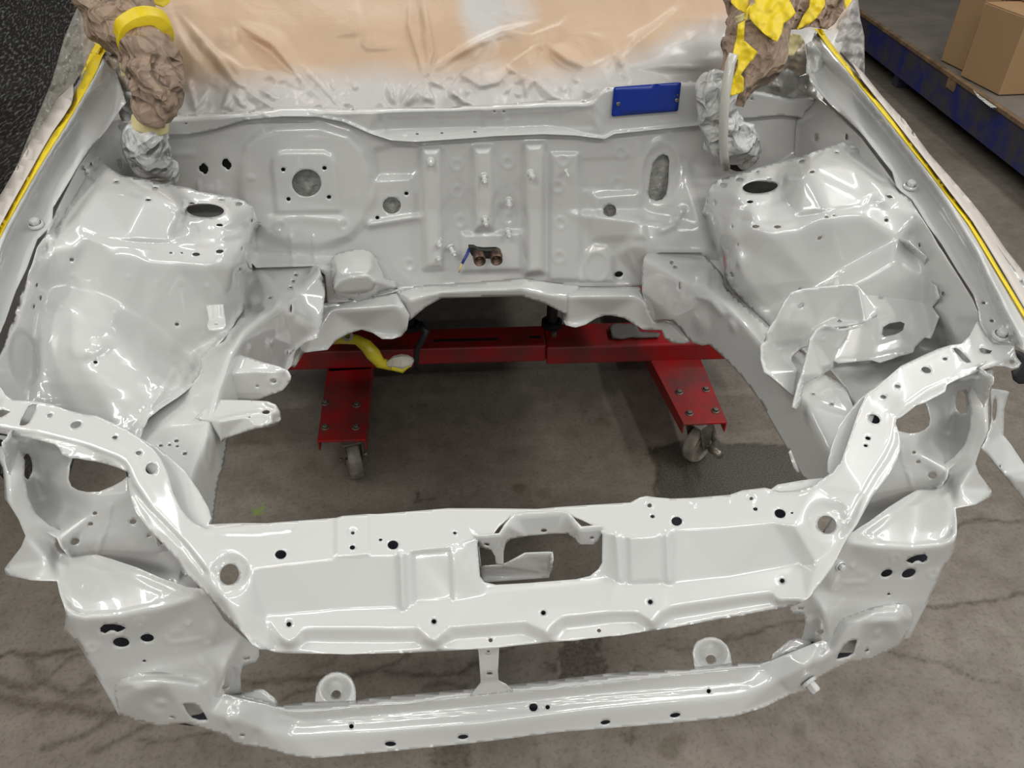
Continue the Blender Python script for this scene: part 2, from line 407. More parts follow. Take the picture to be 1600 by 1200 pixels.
sup_holes = [(236,732,9,9,-30),(118,663.5,9,5.5,-15),(77.5,649,4.5,3.3,-10),(179,683.5,4.5,3.3,-10),(216.5,707.5,5,3.6),
 [(30,664),(32,656),(44,634),(50,631),(57,632),(56,640),(46,660),(40,664),(34,665)],
 [(-8,642),(4,639),(10,641),(17,643),(10,647),(2,652),(-8,650)],
 (438.5,866,9,7.5),(551,832,4,3.5),(550.5,855,4.5,4),(594.5,843,3,2.4),(614,851,8.5,7.5),(710.7,832.5,2.9,2.5),
 (1015,789,4.5,4),(1019.5,806.5,3.6,3.2),(1057.5,814,8.5,7.5),(1174,778.5,4,3.5),(1180.5,795,3.8,3.2),(1219,802,9,7.5,15),(1237.5,801,2.3,1.9),
 (451.5,975.5,3.8,3.6),(678,971,3.8,3.6),(849,957.5,3.8,3.6),(1016,940.5,3.8,3.6),(1222,907.5,3.8,3.6),
 (766.5,1000.5,3.4,3.2),(936,985,3.4,3.2),
 (358.5,897.5,14.5,16.5,20),(1292,819.5,15,14,30),
 (1366,654.5,10,7,25),(1447.5,578,8,5,15),(1477,560.5,4,2.6),(1402.5,603.5,4.6,3,10),(1380.5,620,5,3.2,10),(1356.5,684.5,4.6,3.2,10),(1353,696,3.6,2.5),
 [(1489,544),(1494,543),(1500,546),(1512,558),(1518,566),(1511,567),(1504,563),(1492,549)],
 [(1530,545),(1535,543),(1545,546),(1551,547),(1547,552),(1538,553),(1532,550)],(1581.5,565,3.8,2.6,15),
 [(746,850),(750,900),(757,910),(775,914),(825,911),(900,905),(922,900),(935,890),(941,880),(941,835),(930,822),(910,812),(890,804),(810,803),(795,810),(780,822),(770,835),(748,838)]]
sup_feats = [disc(357,896,38,38,-.016,.75), disc(1295,812,40,36,-.016,.75,20),
 pad([(644,863),(704,858),(707,940),(648,944)], -.005, 3), bead([(627,868),(630,948)], 5, .006), bead([(880+127,0),(1007,1)],1,0),
 pad([(982,838),(1030,834),(1032,908),(984,911)], .004, 3), bead([(1043,836),(1046,906)], 6, .006), bead([(963,838),(968,904)], 5, .004),
 pad([(524,806),(576,802),(578,866),(524,870)], .003, 2.5),
 disc(551,832,9,8,.003,.6), disc(1015,788,9,8,.003,.6), disc(1174,778,9,8,.003,.6), disc(451,975,8,7,-.002,.5), disc(678,971,8,7,-.002,.5), disc(849,957,8,7,-.002,.5), disc(1016,940,8,7,-.002,.5), disc(1222,907,8,7,-.002,.5),
 disc(1083,789,9,8,.003,1), disc(1138,781,7,6,.003,1), bead([(1203,767),(1245,768),(1280,757),(1312,725)], 4, -.003), bead([(320,831),(400,832),(455,826)], 4, -.002),
 bead([(0,673),(60,679),(100,690),(140,702),(180,716),(196,729),(206,758),(232,795),(290,855),(320,895)], 3.5, -.004),
 bead([(1590,562),(1500,588),(1450,610),(1420,631),(1402,650),(1397,690),(1385,715),(1365,745),(1345,780),(1325,822)], 3.5, -.004)]
sheet('radiator_support', top_rear+tip_r+low_edge+tip_l, support_lines, PAINT, CAR, sup_holes, sup_feats, step=4.0, sigma=2.6, thick=.002, soft=[([(1320,720),(1340,655),(1362,618),(1410,578),(1470,550),(1500,556),(1450,594),(1412,617),(1390,645),(1384,680),(1350,740)],12,6),([(20,630),(80,638),(150,655),(218,694),(250,745),(262,780),(240,780),(212,735),(195,712),(150,692),(85,674),(30,664)],12,6),([(640,860),(728,846),(735,935),(640,948)],9,6)])
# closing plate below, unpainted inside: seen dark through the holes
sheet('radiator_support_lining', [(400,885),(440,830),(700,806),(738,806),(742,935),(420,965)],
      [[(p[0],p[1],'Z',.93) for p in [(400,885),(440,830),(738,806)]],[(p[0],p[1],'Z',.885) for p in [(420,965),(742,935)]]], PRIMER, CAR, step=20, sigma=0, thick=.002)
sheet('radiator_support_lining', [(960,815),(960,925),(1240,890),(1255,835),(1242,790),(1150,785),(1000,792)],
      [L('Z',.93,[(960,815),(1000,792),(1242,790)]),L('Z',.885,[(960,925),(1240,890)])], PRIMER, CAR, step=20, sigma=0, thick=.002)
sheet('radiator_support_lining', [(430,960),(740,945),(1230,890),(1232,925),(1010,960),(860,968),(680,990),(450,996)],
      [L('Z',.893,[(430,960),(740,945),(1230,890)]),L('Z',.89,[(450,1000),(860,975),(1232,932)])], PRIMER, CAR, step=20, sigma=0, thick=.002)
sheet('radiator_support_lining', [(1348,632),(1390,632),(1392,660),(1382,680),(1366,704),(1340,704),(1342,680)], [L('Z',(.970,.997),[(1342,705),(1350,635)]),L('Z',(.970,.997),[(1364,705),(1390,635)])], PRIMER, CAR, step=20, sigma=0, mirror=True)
# lower layer of the corner reinforcement
sheet('corner_reinforcement', [(1300,745),(1293,737),(1293,722),(1300,695),(1312,665),(1325,645),(1340,625),(1360,610),(1385,592),(1400,600),(1370,640),(1350,690),(1340,730),(1320,760),(1250,790),(1200,790),(1205,764),(1215,757),(1255,750)],
      [L('Z',(.962,.962,.965,.975,.992,1.008,1.02),[(1205,764),(1255,750),(1293,737),(1300,695),(1325,645),(1360,610),(1385,592)]), L('Z',(.96,.965,.98,1.0,1.01),[(1200,790),(1320,760),(1350,690),(1370,640),(1400,600)])], PAINT, CAR, step=5, sigma=3, mirror=True, lift=-.004,
      feats=[disc(1317,680,4,4,.003,1),disc(1308,712,4,4,.003,1)])
# hood latch bracket
sheet('hood_latch_bracket', Q(650,750,[(360,350),(520,335),(560,270),(610,215),(700,200),(920,190),(960,210),(1000,255),(1035,290),(1165,280),(1172,330),(1150,370),(1110,405),(1020,405),(990,370),(940,335),(860,335),(700,350),(590,370),(560,400),(548,450),(548,530),(500,530),(495,480),(470,440),(400,420),(370,400)]),
      [L('Z',.972,Q(650,750,[(360,345),(520,330),(560,265),(610,212),(920,188),(960,208),(1000,253),(1035,288),(1165,278)])),
       L('Z',.968,Q(650,750,[(370,360),(530,350),(575,290),(620,235),(920,212),(945,228),(985,280),(1020,315),(1165,300)])),
       L('Z',.935,Q(650,750,[(370,405),(470,445),(548,420),(590,372),(700,352),(860,337),(940,337),(990,372),(1020,407),(1110,407)])),
       L('Z',.90,Q(650,750,[(500,530),(548,530)]))], PAINT, CAR, [(850,829.5,5,3),(760.5,851.5,4.5,2.6,10),(925,841,3.5,2.2)], step=3, sigma=2)
sheet('air_duct_plate', Q(650,750,[(385,400),(400,545),(530,535),(570,520),(680,460),(850,453),(857,545),(832,590),(830,612),(430,640),(395,600)]),
      [L('Z',.90,Q(650,750,[(385,400),(400,540)])),L('Z',(.86,.88,.88),Q(650,750,[(400,545),(530,535),(680,460),(850,453)])),L('Z',.825,Q(650,750,[(400,590),(830,585)])),L('Z',.82,Q(650,750,[(430,640),(830,612)]))], PAINT, CAR, step=4, sigma=1.5, feats=[disc(814,894.5,4,3,.002,.6),disc(788,890,4,3,.002,.6)])

# ---- headlamp panels at both sides (traced once, mirrored about the car's centre line)
hp_out = [(1335,831),(1360,815),(1390,792),(1412,778),(1432,766),(1462,763),(1474,755),(1481,742),(1480,732),(1474,726),(1490,715),(1507,695),(1515,670),(1517,640),(1512,620),(1517,600),(1519,585),(1535,580),(1550,577),(1557,588),(1550,605),(1545,625),(1547,670),(1532,700),(1524,725),(1530,740),(1550,767),(1549,776),(1525,788),(1493,794),(1495,812),(1495,835),(1490,867),(1470,897),(1450,940),(1420,1000),(1409,1002),(1385,1020),(1310,1020),(1285,1008),(1262,1005),(1250,1003),(1254,993),(1258,975),(1256,960),(1238,958),(1234,952),(1236,940),(1262,915),(1285,890),(1300,865),(1318,838)]
hp_lines = [L('Y',.612,[(1335,870),(1380,896),(1420,897),(1470,880)]), L('Y',.606,[(1300,1025),(1409,1003)]), L('Y',.607,[(1310,930),(1450,940)]),
 L('Y',.606,[(1325,846),(1375,855),(1425,857),(1470,852),(1493,842)]), L('Y',(.63,.665,.70,.715,.715),[(1335,831),(1390,792),(1432,766),(1474,755),(1481,742)]),
 L('Y',(.70,.70,.69),[(1524,725),(1550,767),(1549,776)]), L('Y',.66,[(1525,788),(1494,794)]), L('Y',.685,[(1500,765)]),
 L('Y',(.715,.72,.74,.775),[(1474,726),(1507,695),(1517,640),(1517,590)]), L('Y',(.705,.71,.735,.785),[(1524,725),(1547,670),(1545,625),(1555,580)]), L('Y',(.735,.72,.71),[(1524,640),(1527,670),(1507,712)]),
 L('Y',(.60,.60,.61),[(1235,945),(1256,960),(1258,1000)]), L('Y',.585,[(1290,955),(1296,1000)]), L('Y',.60,[(1262,915),(1300,865),(1318,838)]),L('Y',.60,[(1315,950),(1310,1000)])]
hp_holes = [(1385.7,896,9.5,6,-18),(1420,896,11.5,7,-20),
 Q(1200,780,[(860,385),(890,365),(930,350),(980,343),(998,360),(995,385),(970,400),(945,388),(925,392),(905,405),(880,398)]),
 (1542,589,7.5,6,-10),(1280.5,987.5,5.5,2.2,-5),[(1248,949),(1256,949),(1255,953),(1247,953)],(1389,928.5,2.6,2,-10)]
hp_feats = [ring(1398,872,6.5,4.6,.003,1.8),ring(1458,896,7,5,.003,1.8,-15),ring(1398,872,2.5,2,-.003,1.5),ring(1458,896,3,2,-.003,1.5,-15),ring(1347,894,5,3.4,.002,1.5),
 bead([(1312,911),(1356,909),(1361,900)],3,.003),bead([(1317,938),(1312,966)],2.5,.003),disc(1345,923,5,4,.002,1),disc(1340,940,5,4,.002,1),disc(1289,970,24,30,.012,1),disc(1300,905,14,26,.008,1,15),
 disc(1332,885,6,6,.006,1)]
sheet('headlamp_panel', hp_out, hp_lines, PAINT, CAR, hp_holes, hp_feats, step=4, sigma=4.5, mirror=True, soft=[([(1350,832),(1395,800),(1440,775),(1485,765),(1490,835),(1470,850),(1425,854),(1375,851)],16,9)])
sheet('headlamp_panel_lining', [(1360,870),(1440,855),(1455,880),(1430,930),(1365,930)], [L('Y',.66,[(1360,870),(1440,855),(1455,880)]),L('Y',.66,[(1430,930),(1365,930)])], PRIMER, CAR, step=20, sigma=0, mirror=True)

# ---- inner wall behind the headlamps (traced on the left)
bowl_out = [(4,690),(20,672),(85,680),(160,700),(205,725),(215,760),(225,800),(250,840),(290,885),(312,915),(300,925),(225,915),(150,885),(105,868),(88,840),(40,808),(22,760),(10,720)]
bowl_lines = [L('Y',.715,[(118,846),(207,860),(270,900)]),L('Y',.725,[(148,802),(230,835)]),L('Y',.735,[(140,775),(205,770)]),L('Y',(.70,.715,.70),[(88,845),(150,885),(300,925)]),
 L('Y',.80,[(42,722),(50,740)]),L('Y',.80,[(100,705),(60,690)]),L('Y',.74,[(18,690),(22,745),(40,800)]),L('Y',.79,[(65,780),(60,745)]),L('Y',.77,[(205,725),(160,700)]),L('Y',.73,[(215,760),(312,915)])]
sheet('inner_headlamp_wall', bowl_out, bowl_lines, PAINT, CAR,
 [[(108,728),(106,748),(110,760),(120,766),(135,769),(155,768),(175,760),(190,752),(199,744),(202,730),(160,712),(118,708),(112,716)],
  (43,729,7.5,20,-3),(148,802,4,3,-10),(141.5,819,4.2,3,-15),(117.5,846.5,7,5,-25),(208,815.5,5.5,4.2,-15),(232,837.5,3,2.2,-15)],
 [bead([(173,790),(152,865)],3,.003),bead([(168,805),(160,830)],1.5,-.004)], step=4, sigma=6, mirror=True)
# stays outside the frame rails
sheet('fender_stay', [(1547,607),(1570,610),(1577,612),(1569,640),(1568,680),(1580,695),(1600,725),(1640,760),(1640,840),(1600,782),(1568,743),(1533,700),(1540,690),(1549,660),(1550,640)],
 [L('Y',.93,[(1547,607),(1577,612)]),L('Y',.91,[(1550,660),(1568,680)]),L('Y',(.87,.85,.83),[(1533,700),(1568,743),(1640,840)]),L('Y',(.90,.87,.84),[(1572,690),(1600,725),(1640,760)])], PAINT, CAR,
 [(1554,640,3.5,18,3),(1563,728.5,2,2.2)], [bead([(1566,742),(1600,735)],3,.004)], step=5, sigma=3, mirror=True)

# ---- lower crossmember
cm_bot = [(183,1102),(186,1116),(207,1124),(247,1135),(290,1130),(322,1140),(355,1150),(365,1160),(380,1165),(410,1168),(450,1180),(490,1185),(540,1181),(750,1160),(875,1144),(1000,1134),(1100,1125),(1150,1119),(1195,1105),(1237,1085),(1252,1084),(1265,1075),(1280,1059),(1325,1036),(1362,1030),(1400,1012),(1409,1003)]
cm_top = [(1420,985),(1428,962),(1425,950),(1412,944),(1395,944),(1375,946),(1340,956),(1310,966),(1307,972),(1300,990),(1287,999),(1230,1022),(1185,1042),(1150,1045),(1075,1052),(1000,1060),(912,1070),(800,1080),(700,1091),(562,1105),(510,1111),(470,1113),(450,1112),(412,1100),(375,1091),(350,1085),(335,1077),(324,1062),(310,1056),(275,1052),(240,1050),(212,1052),(190,1060),(180,1071),(179,1086)]
cm_lines = [L('Z',(.650,.650),[(470,1113),(562,1105),(700,1091),(912,1070),(1075,1052),(1150,1045)]),
 L('Z',.628,[(465,1124),(500,1124),(600,1116),(750,1103),(900,1086),(1100,1072),(1165,1066)]),
 L('Z',.618,[(450,1152),(500,1150),(600,1144),(750,1132),(925,1110),(1100,1095),(1150,1090)]),
 L('Z',.586,[(450,1180),(490,1185),(540,1181),(750,1160),(875,1144),(1100,1125),(1150,1119)]),
 L('Y',.604,[(179,1086),(190,1060),(240,1050),(310,1056)]),L('Y',.595,[(324,1062),(350,1085)]),L('Y',.585,[(375,1091),(412,1100)]),L('Y',.60,[(183,1102),(247,1135)]),L('Y',.583,[(215,1075),(260,1068),(310,1078)]),L('Y',.577,[(290,1112),(330,1115)]),L('Y',.58,[(290,1130),(322,1140)]),L('Y',.57,[(355,1150),(380,1165)]),L('Y',.565,[(360,1120),(410,1140)]),
 L('Y',.604,[(1428,962),(1412,944),(1375,946),(1310,966)]),L('Y',.595,[(1300,990),(1287,999)]),L('Y',.585,[(1230,1022),(1185,1042)]),L('Y',.60,[(1409,1003),(1362,1030)]),L('Y',.583,[(1400,970),(1345,972),(1320,985)]),L('Y',.577,[(1335,1010),(1300,1020)]),L('Y',.58,[(1325,1036),(1280,1059)]),L('Y',.57,[(1252,1084),(1237,1085)]),L('Y',.565,[(1260,1040),(1210,1065)])]
cm_holes = [Q(0,880,[(1140,880),(1200,877),(1240,890),(1280,945),(1300,985),(1245,987),(1200,972),(1165,930)]),Q(1200,780,[(555,878),(560,892),(535,968),(500,990),(428,1006),(440,970),(470,920),(510,885)]),
 (549,1135,3.8,3.8),(610,1163,9,4.3),(723.5,1152,8.5,4,-6),(946,1129,8,3.8,-8),(1055,1118,8.5,4,-8),(1107.5,1080,3.7,3.7),(833.5,1105,6.7,6.7),(855.7,1105,3.6,3.6),(1355,1016.5,3.4,2,-15),(268,1121,3.6,1.4),(378.5,1149.5,3.6,2)]
cm_feats = [disc(245,1095,33,22,-.010,.9,10),disc(252,1098,14,9,.010,1),disc(1372,990,30,18,-.010,.9,-40),disc(1371,990,13,9,.010,1,-40),
 bead([(190,1072),(215,1064),(260,1062),(310,1070)],5,.006),bead([(1322,972),(1370,957),(1408,955),(1418,968)],5,.006),
 disc(358,1128,9,13,.008,1,-20),bead([(365,1110),(356,1140)],5,-.004),disc(1258,1077,12,8,.006,1),bead([(1283,1018),(1270,1045)],6,-.006),bead([(400,1160),(402,1145)],4,-.006),bead([(1228,1080),(1222,1070)],4,-.006),
 bead([(440,1122),(470,1130),(600,1121),(750,1109),(900,1092),(1100,1077),(1170,1070)],2.5,.002)]
sheet('lower_crossmember', cm_bot+cm_top, cm_lines, PAINT, CAR, cm_holes, cm_feats, step=4, sigma=4, thick=.002)
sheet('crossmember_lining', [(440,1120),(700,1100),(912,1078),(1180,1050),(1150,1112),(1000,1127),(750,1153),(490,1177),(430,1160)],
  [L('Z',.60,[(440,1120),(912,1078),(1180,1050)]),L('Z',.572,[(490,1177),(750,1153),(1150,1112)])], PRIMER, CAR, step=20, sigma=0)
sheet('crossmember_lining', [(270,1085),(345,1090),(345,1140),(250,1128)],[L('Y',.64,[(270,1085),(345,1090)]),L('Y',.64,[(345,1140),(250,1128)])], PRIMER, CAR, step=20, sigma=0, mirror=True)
cm2 = [(437,1102),(480,1097),(557,1095),(575,1091),(750,1075),(850,1064),(950,1052),(1085,1043),(1160,1035),(1205,1032),(1207,1022),(1232,1001),(1245,996),(1287,999),(1260,1012),(1230,1020),(1185,1041),(1150,1043),(1075,1050),(1000,1058),(912,1068),(860,1077),(800,1078),(700,1089),(640,1099),(562,1103),(510,1110),(470,1112),(450,1111),(412,1099),(375,1090),(362,1086),(400,1076),(412,1077),(430,1091)]
wav = []
for i,p in enumerate(cm2): wav.append(p)
sheet('crossmember_rear_plate', wav, [L('Z',.655,[(450,1111),(562,1103),(800,1078),(1075,1050),(1185,1041)]),L('Z',(.642,.642),[(437,1102),(557,1095),(850,1064),(1085,1043),(1205,1032)]),L('Y',(.60,.62),[(375,1090),(405,1077)]),L('Y',(.60,.62),[(1270,1008),(1240,997)])],
  PAINT, CAR, step=4, sigma=2, lift=.004, feats=[bead([(x,1112-0.107*(x-450)) for x in (590,610)],3,.004),bead([(680,1088),(720,1084)],3,.004),bead([(870,1069),(900,1065)],3,.004),bead([(960,1059),(1000,1056)],3,.004)])
for (c, out, hl, cup) in (((525,1080), Q(350,900,[(568,800),(572,740),(578,690),(600,650),(635,618),(675,600),(715,597),(760,606),(795,635),(818,680),(825,720),(822,800)]), (525.5,1083.5,7,6), (525,1077,23,21)),
                          ((1112,1022), Q(1000,900,[(345,580),(335,540),(325,480),(335,435),(360,400),(410,381),(460,380),(505,398),(545,435),(566,480),(575,545),(570,570)]), (1110.5,1029,7.5,6.5), (1112,1021,24,22))):
    o = sheet('radiator_mount_cup', out, [L('Z',.633,[(c[0]-30,c[1]-30),(c[0]+30,c[1]-32)]),L('Z',.640,[(c[0]-30,c[1]+25),(c[0]+30,c[1]+22)])], PAINT, CAR, [hl], [disc(*cup,-.028,.55),ring(cup[0],cup[1],cup[2]+3,cup[3]+3,.003,2.5)], step=2.6, sigma=1, thick=.002)
sheet('hood_latch_stay', [(747,1010),(780,1008),(778,1050),(779,1064),(790,1070),(802,1081),(735,1088),(745,1075),(751,1067),(750,1050)],
  [L('Z',.876,[(747,1010),(780,1008)]),L('Y',.578,[(750,1064),(779,1062)]),L('Y',.572,[(735,1088),(802,1081)])], PAINT, CAR, [(763,1018.5,2.6,2.4),(765,1053,5,2.8)], [bead([(749,1014),(752,1066)],1.8,.004),bead([(779,1012),(778,1062)],1.8,.004)], step=3, sigma=1.5)
def bolt(p, nrm, r, parent, name='bolt', mat=PAINT, h=None):
    h = h or r*1.1; m = MB(); n = np.array(nrm, float); n /= np.linalg.norm(n)
    m.lathe(p, n, [(0.0001,-.002),(r*1.5,-.002),(r*1.5,r*.25),(r*1.15,r*.4)], 16)
    m.lathe(p+n*r*.3, n, [(r,0),(r,h*.8),(r*.8,h),(0.0001,h)], 6)
    return m.build(name, mat, parent, bev=r*.12)
bolt(at(1264,1066,'Y',.568), (.35,-.8,-.15), .0085, CAR, h=.014)
bolt(at(1313,884,'Y',.603), (.2,-1,.2), .005, CAR)

# ---- strut towers and inner aprons
lap_out = [(150,240),(163,255),(175,265),(190,274),(218,278),(250,285),(270,289),(295,293),(310,299),(360,307),(382,314),(395,323),(402,335),(407,348),(409,363),(404,388),(398,412),(393,430),(388,455),(384,478),(372,497),(357,520),(335,543),(316,560),(318,572),(311,590),(296,606),(276,621),(250,638),(233,652),(226,665),(221,680),(215,700),(150,690),(60,680),(-30,670),(-60,620),(-30,590),(0,552),(20,500),(37,450),(52,412),(61,382),(75,362),(82,348),(86,337),(104,302),(130,262)]
lap_lines = [
 L('Z',(1.13,1.14,1.14,1.14,1.12,1.10,1.085,1.062,1.045),[(150,240),(163,255),(190,274),(243,290),(270,289),(310,299),(360,307),(395,323),(402,335)]),
 L('Z',(1.14,1.13,1.115,1.10),[(231,312),(280,322),(288,335),(290,345)]),
 L('Z',(1.092,1.088,1.09,1.088),[(300,318),(321,312),(350,320),(362,333)]), L('Z',1.088,[(290,338),(321,348),(343,352),(360,342)]),
 L('Z',(1.135,1.125,1.105),[(150,300),(120,345),(84,372)]), L('Z',(1.115,1.105,1.09,1.075),[(135,365),(200,372),(260,376),(300,375)]), L('Z',(1.072,1.068),[(300,395),(345,392)]),
 L('Z',(1.10,1.10,1.09,1.085,1.072,1.064,1.06,1.055,1.05),[(80,388),(115,386),(132,392),(175,400),(225,408),(275,412),(320,415),(345,413),(370,400)]),
 L('Z',(1.04,1.05,1.05),[(400,345),(385,380),(378,392)]),
 L('Y',(1.09,1.08,1.075,1.08,1.09,1.11),[(98,448),(150,460),(190,480),(225,500),(262,525),(302,555)]),
 L('Y',(1.08,1.045,1.035,1.05,1.075,1.09),[(82,458),(125,477),(175,493),(225,524),(265,549),(312,575)]),
 L('Y',1.12,[(365,420),(345,500)]),L('X',-.415,[(403,345),(398,385),(392,420)]),
 L('Z',(1.0,1.005,.985,.95),[(95,560),(150,560),(220,580),(272,592)]), L('Z',(.925,.915,.92),[(70,655),(120,668),(190,684)]), L('Z',(.885,.90,.91,.918,.925,.93,.93),[(393,440),(384,478),(357,518),(314,565),(296,606),(250,638),(221,680)]), L('Z',(.955,.96,.95),[(95,612),(150,618),(205,628)]),
 L('X',-.685,[(84,372),(52,430),(25,500),(0,560),(-40,620)]), L('X',-.69,[(72,440),(62,500),(50,560),(45,620),(30,660)]), L('Z',.90,[(-60,650),(-30,672)])]
lap_holes = [(321,328.5,29,11,2),(343,351.3,5.8,2.7,3),(374,318.3,5.6,2.8,3),(300.5,317.3,4.6,1.6,3),(346.5,312,4.8,1.5,5),(231.5,312,4.8,1.9,3),(243,292.8,4.6,1.5,5),(181.5,283.5,3.6,1.6,0),
 (343.5,392.5,6.6,3.2,-5),(306.5,397,6.5,3.1,0),(284,395,2.7,1.3),(267,395,2.9,1.3),(112,406,3.6,3),(58,445.5,2,3.4,10),(64,465.5,2,4,5),(53.5,479,2,3.2,10),(276.5,507,3.4,2.6,10),(149,566,3.6,2.4),
 (394,345,1.3,3.2),(378.5,388.5,1,3.5),(375,421,1,2.8)]
lap_feats = [disc(38,560,25,50,-.012,.3,-8),ring(321,328.5,33,14.5,.003,2.2,2),bead([(205,300),(250,318),(280,340),(310,360),(365,358),(385,345)],5,-.004),
 bead([(128,360),(150,370),(200,378),(275,382),(340,380),(378,373)],4,-.004),bead([(310,573),(300,560),(345,530)],3,.0),
 disc(325,447,6,5,.003,1),disc(245,443,6,4,.002,1),disc(283,444,6,4,.002,1),disc(200,433,6,4,.002,1),disc(112,430,6,4,.002,1),
 bead([(200,275),(280,292),(360,308),(395,325)],3,.002),bead([(318,565),(311,590),(296,606),(276,621),(250,638),(233,652),(226,665)],3,.006),disc(140,545,42,22,.012,1,-10),disc(95,470,40,16,.006,1,20)]
sheet('strut_tower', lap_out, lap_lines, PAINT, CAR, lap_holes, lap_feats, step=4, sigma=6, soft=[([(50,475),(110,480),(180,500),(240,535),(300,575),(290,605),(250,630),(215,690),(60,690),(30,650),(50,560)],26,22)])
rap_out = [(1102,317),(1104,300),(1110,289),(1120,282),(1150,271),(1187,261),(1210,254),(1250,245),(1290,230),(1307,224),(1318,222),(1345,235),(1380,265),(1401,290),(1407,300),(1424,313),(1442,345),(1467,385),(1492,425),(1518,467),(1527,487),(1531,505),(1545,560),(1500,600),(1440,630),(1380,660),(1345,690),(1338,660),(1325,610),(1300,580),(1250,548),(1206,511),(1178,486),(1154,464),(1136,445),(1131,428),(1120,400),(1110,374),(1097,352),(1097,335)]
rap_lines = [
 L('Z',(1.05,1.062,1.085,1.10,1.12,1.14,1.14,1.13),[(1104,300),(1120,282),(1165,267),(1200,257),(1240,247),(1265,242),(1290,230),(1315,223)]),
 L('Z',(1.14,1.13,1.115,1.10),[(1270,268),(1250,275),(1235,283),(1228,295)]),
 L('Z',(1.088,1.09,1.092,1.09),[(1150,303),(1165,288),(1190,281),(1215,282)]),L('Z',1.088,[(1155,313),(1175,317),(1205,310),(1224,302)]),
 L('Z',(1.135,1.125,1.11),[(1330,250),(1370,285),(1398,300)]),L('Z',(1.115,1.115,1.10,1.08,1.07),[(1385,315),(1350,305),(1290,330),(1240,335),(1200,340)]),L('Z',(1.07,1.068),[(1215,354),(1180,353)]),
 L('Z',(1.05,1.055,1.06,1.07,1.085,1.098,1.102,1.104,1.10,1.09),[(1150,348),(1170,362),(1200,366),(1250,357),(1300,347),(1350,335),(1372,322),(1395,319),(1417,328),(1432,345)]),
 L('X',.413,[(1103,318),(1112,345),(1125,372)]),
 L('Y',(1.07,1.08,1.085,1.09,1.10,1.11),[(1408,372),(1350,402),(1312,422),(1275,447),(1230,475),(1200,492)]),
 L('X',.413,[(1140,345),(1143,375),(1148,410)]),L('Y',1.125,[(1175,400),(1185,460)]),
 L('Y',(1.04,1.04,1.05),[(1400,400),(1320,450),(1250,490)]),
 L('X',.685,[(1407,303),(1442,350),(1492,428),(1527,490)]),L('X',.69,[(1420,370),(1445,430),(1470,500),(1500,560)]),
 L('Z',.90,[(1430,580),(1380,640)]),L('Z',.90,[(1320,585),(1340,640)]),L('Z',(.875,.885,.90,.91,.915),[(1120,402),(1133,436),(1154,464),(1206,510),(1250,546)]),L('Z',.88,[(1440,545),(1480,550)])]
rap_holes = [(1187.5,291.5,27.5,10.5,-5),(1172,315,5.5,2.6,-3),(1129.5,287.8,5.6,2.8,0),(1154.5,279.5,5.2,2.3,-5),(1202,279.5,4.6,1.6,-3),(1183,268,2.4,1.2,-5),(1252.5,251.5,5,2.2,-8),(1268.5,268.3,4.6,2,-8),(1307.5,237.8,3.2,1.3,8),
 (1180.7,353.6,6.2,2.9),(1214.7,354.2,6,2.8),(1291.5,338.8,3.4,1.7),(1303,336.4,2.6,1.2,-8),[(1384,305),(1392,304.5),(1397,309),(1389,309.5)],[(1279,369.5),(1285,369),(1282,375),(1276.5,374.5)],(1385,344,3.4,2.7,-10),(1436,383.5,2,3.6),
 (1250,453.5,3.2,3),(1472,459,2,3.2),(1105,315.5,1,2),(1117,317,1.2,3.5),(1143.5,353.5,1.1,3.6),(1152.5,383,.9,2),(1143,430,1.1,3)]
rap_feats = [ring(1187.5,291.5,31,14,.003,2.2,-5),bead([(1140,320),(1190,322),(1225,308),(1240,290)],5,-.004),bead([(1160,345),(1220,345),(1290,332),(1350,322),(1365,305),(1385,300)],4,-.004),disc(1242,270,14,12,-.008,1,30),
 disc(1210,395,5,4,.002,1),disc(1425,420,30,60,-.004,.6,-20)]
sheet('strut_tower', rap_out, rap_lines, PAINT, CAR, rap_holes, rap_feats, step=4, sigma=7)
for s, (a, b, rx) in (((-1), (321, 340, 40)), (1, (1187, 303, 38))):  # black disc below each strut hole, standing in for the darkness inside the tower
    sheet('strut_hole_darkness', ell(a, b, rx*1.15, 20), [L('Z',1.04,[(a-60,b-40),(a+60,b-40)]),L('Z',1.04,[(a-60,b+40),(a+60,b+40)])], BLACKR, CAR, step=14, sigma=0)
# small bracket on the left tower
sheet('hose_bracket', Q(0,300,[(1290,705),(1400,700),(1410,790),(1412,840),(1395,862),(1340,872),(1305,865),(1298,830),(1305,790)]),
 [L('Y',1.10,[(322,476),(350,475)]),L('Y',1.085,[(326,498),(353,496)]),L('Y',1.06,[(325,510),(353,508)]),L('Y',1.055,[(326,517),(350,517)])], PAINT, CAR, [(338,506,2.4,1.3)], [bead([(329,478),(330,496)],2,.004),bead([(347,477),(348,495)],2,.004)], step=3, sigma=1.5)

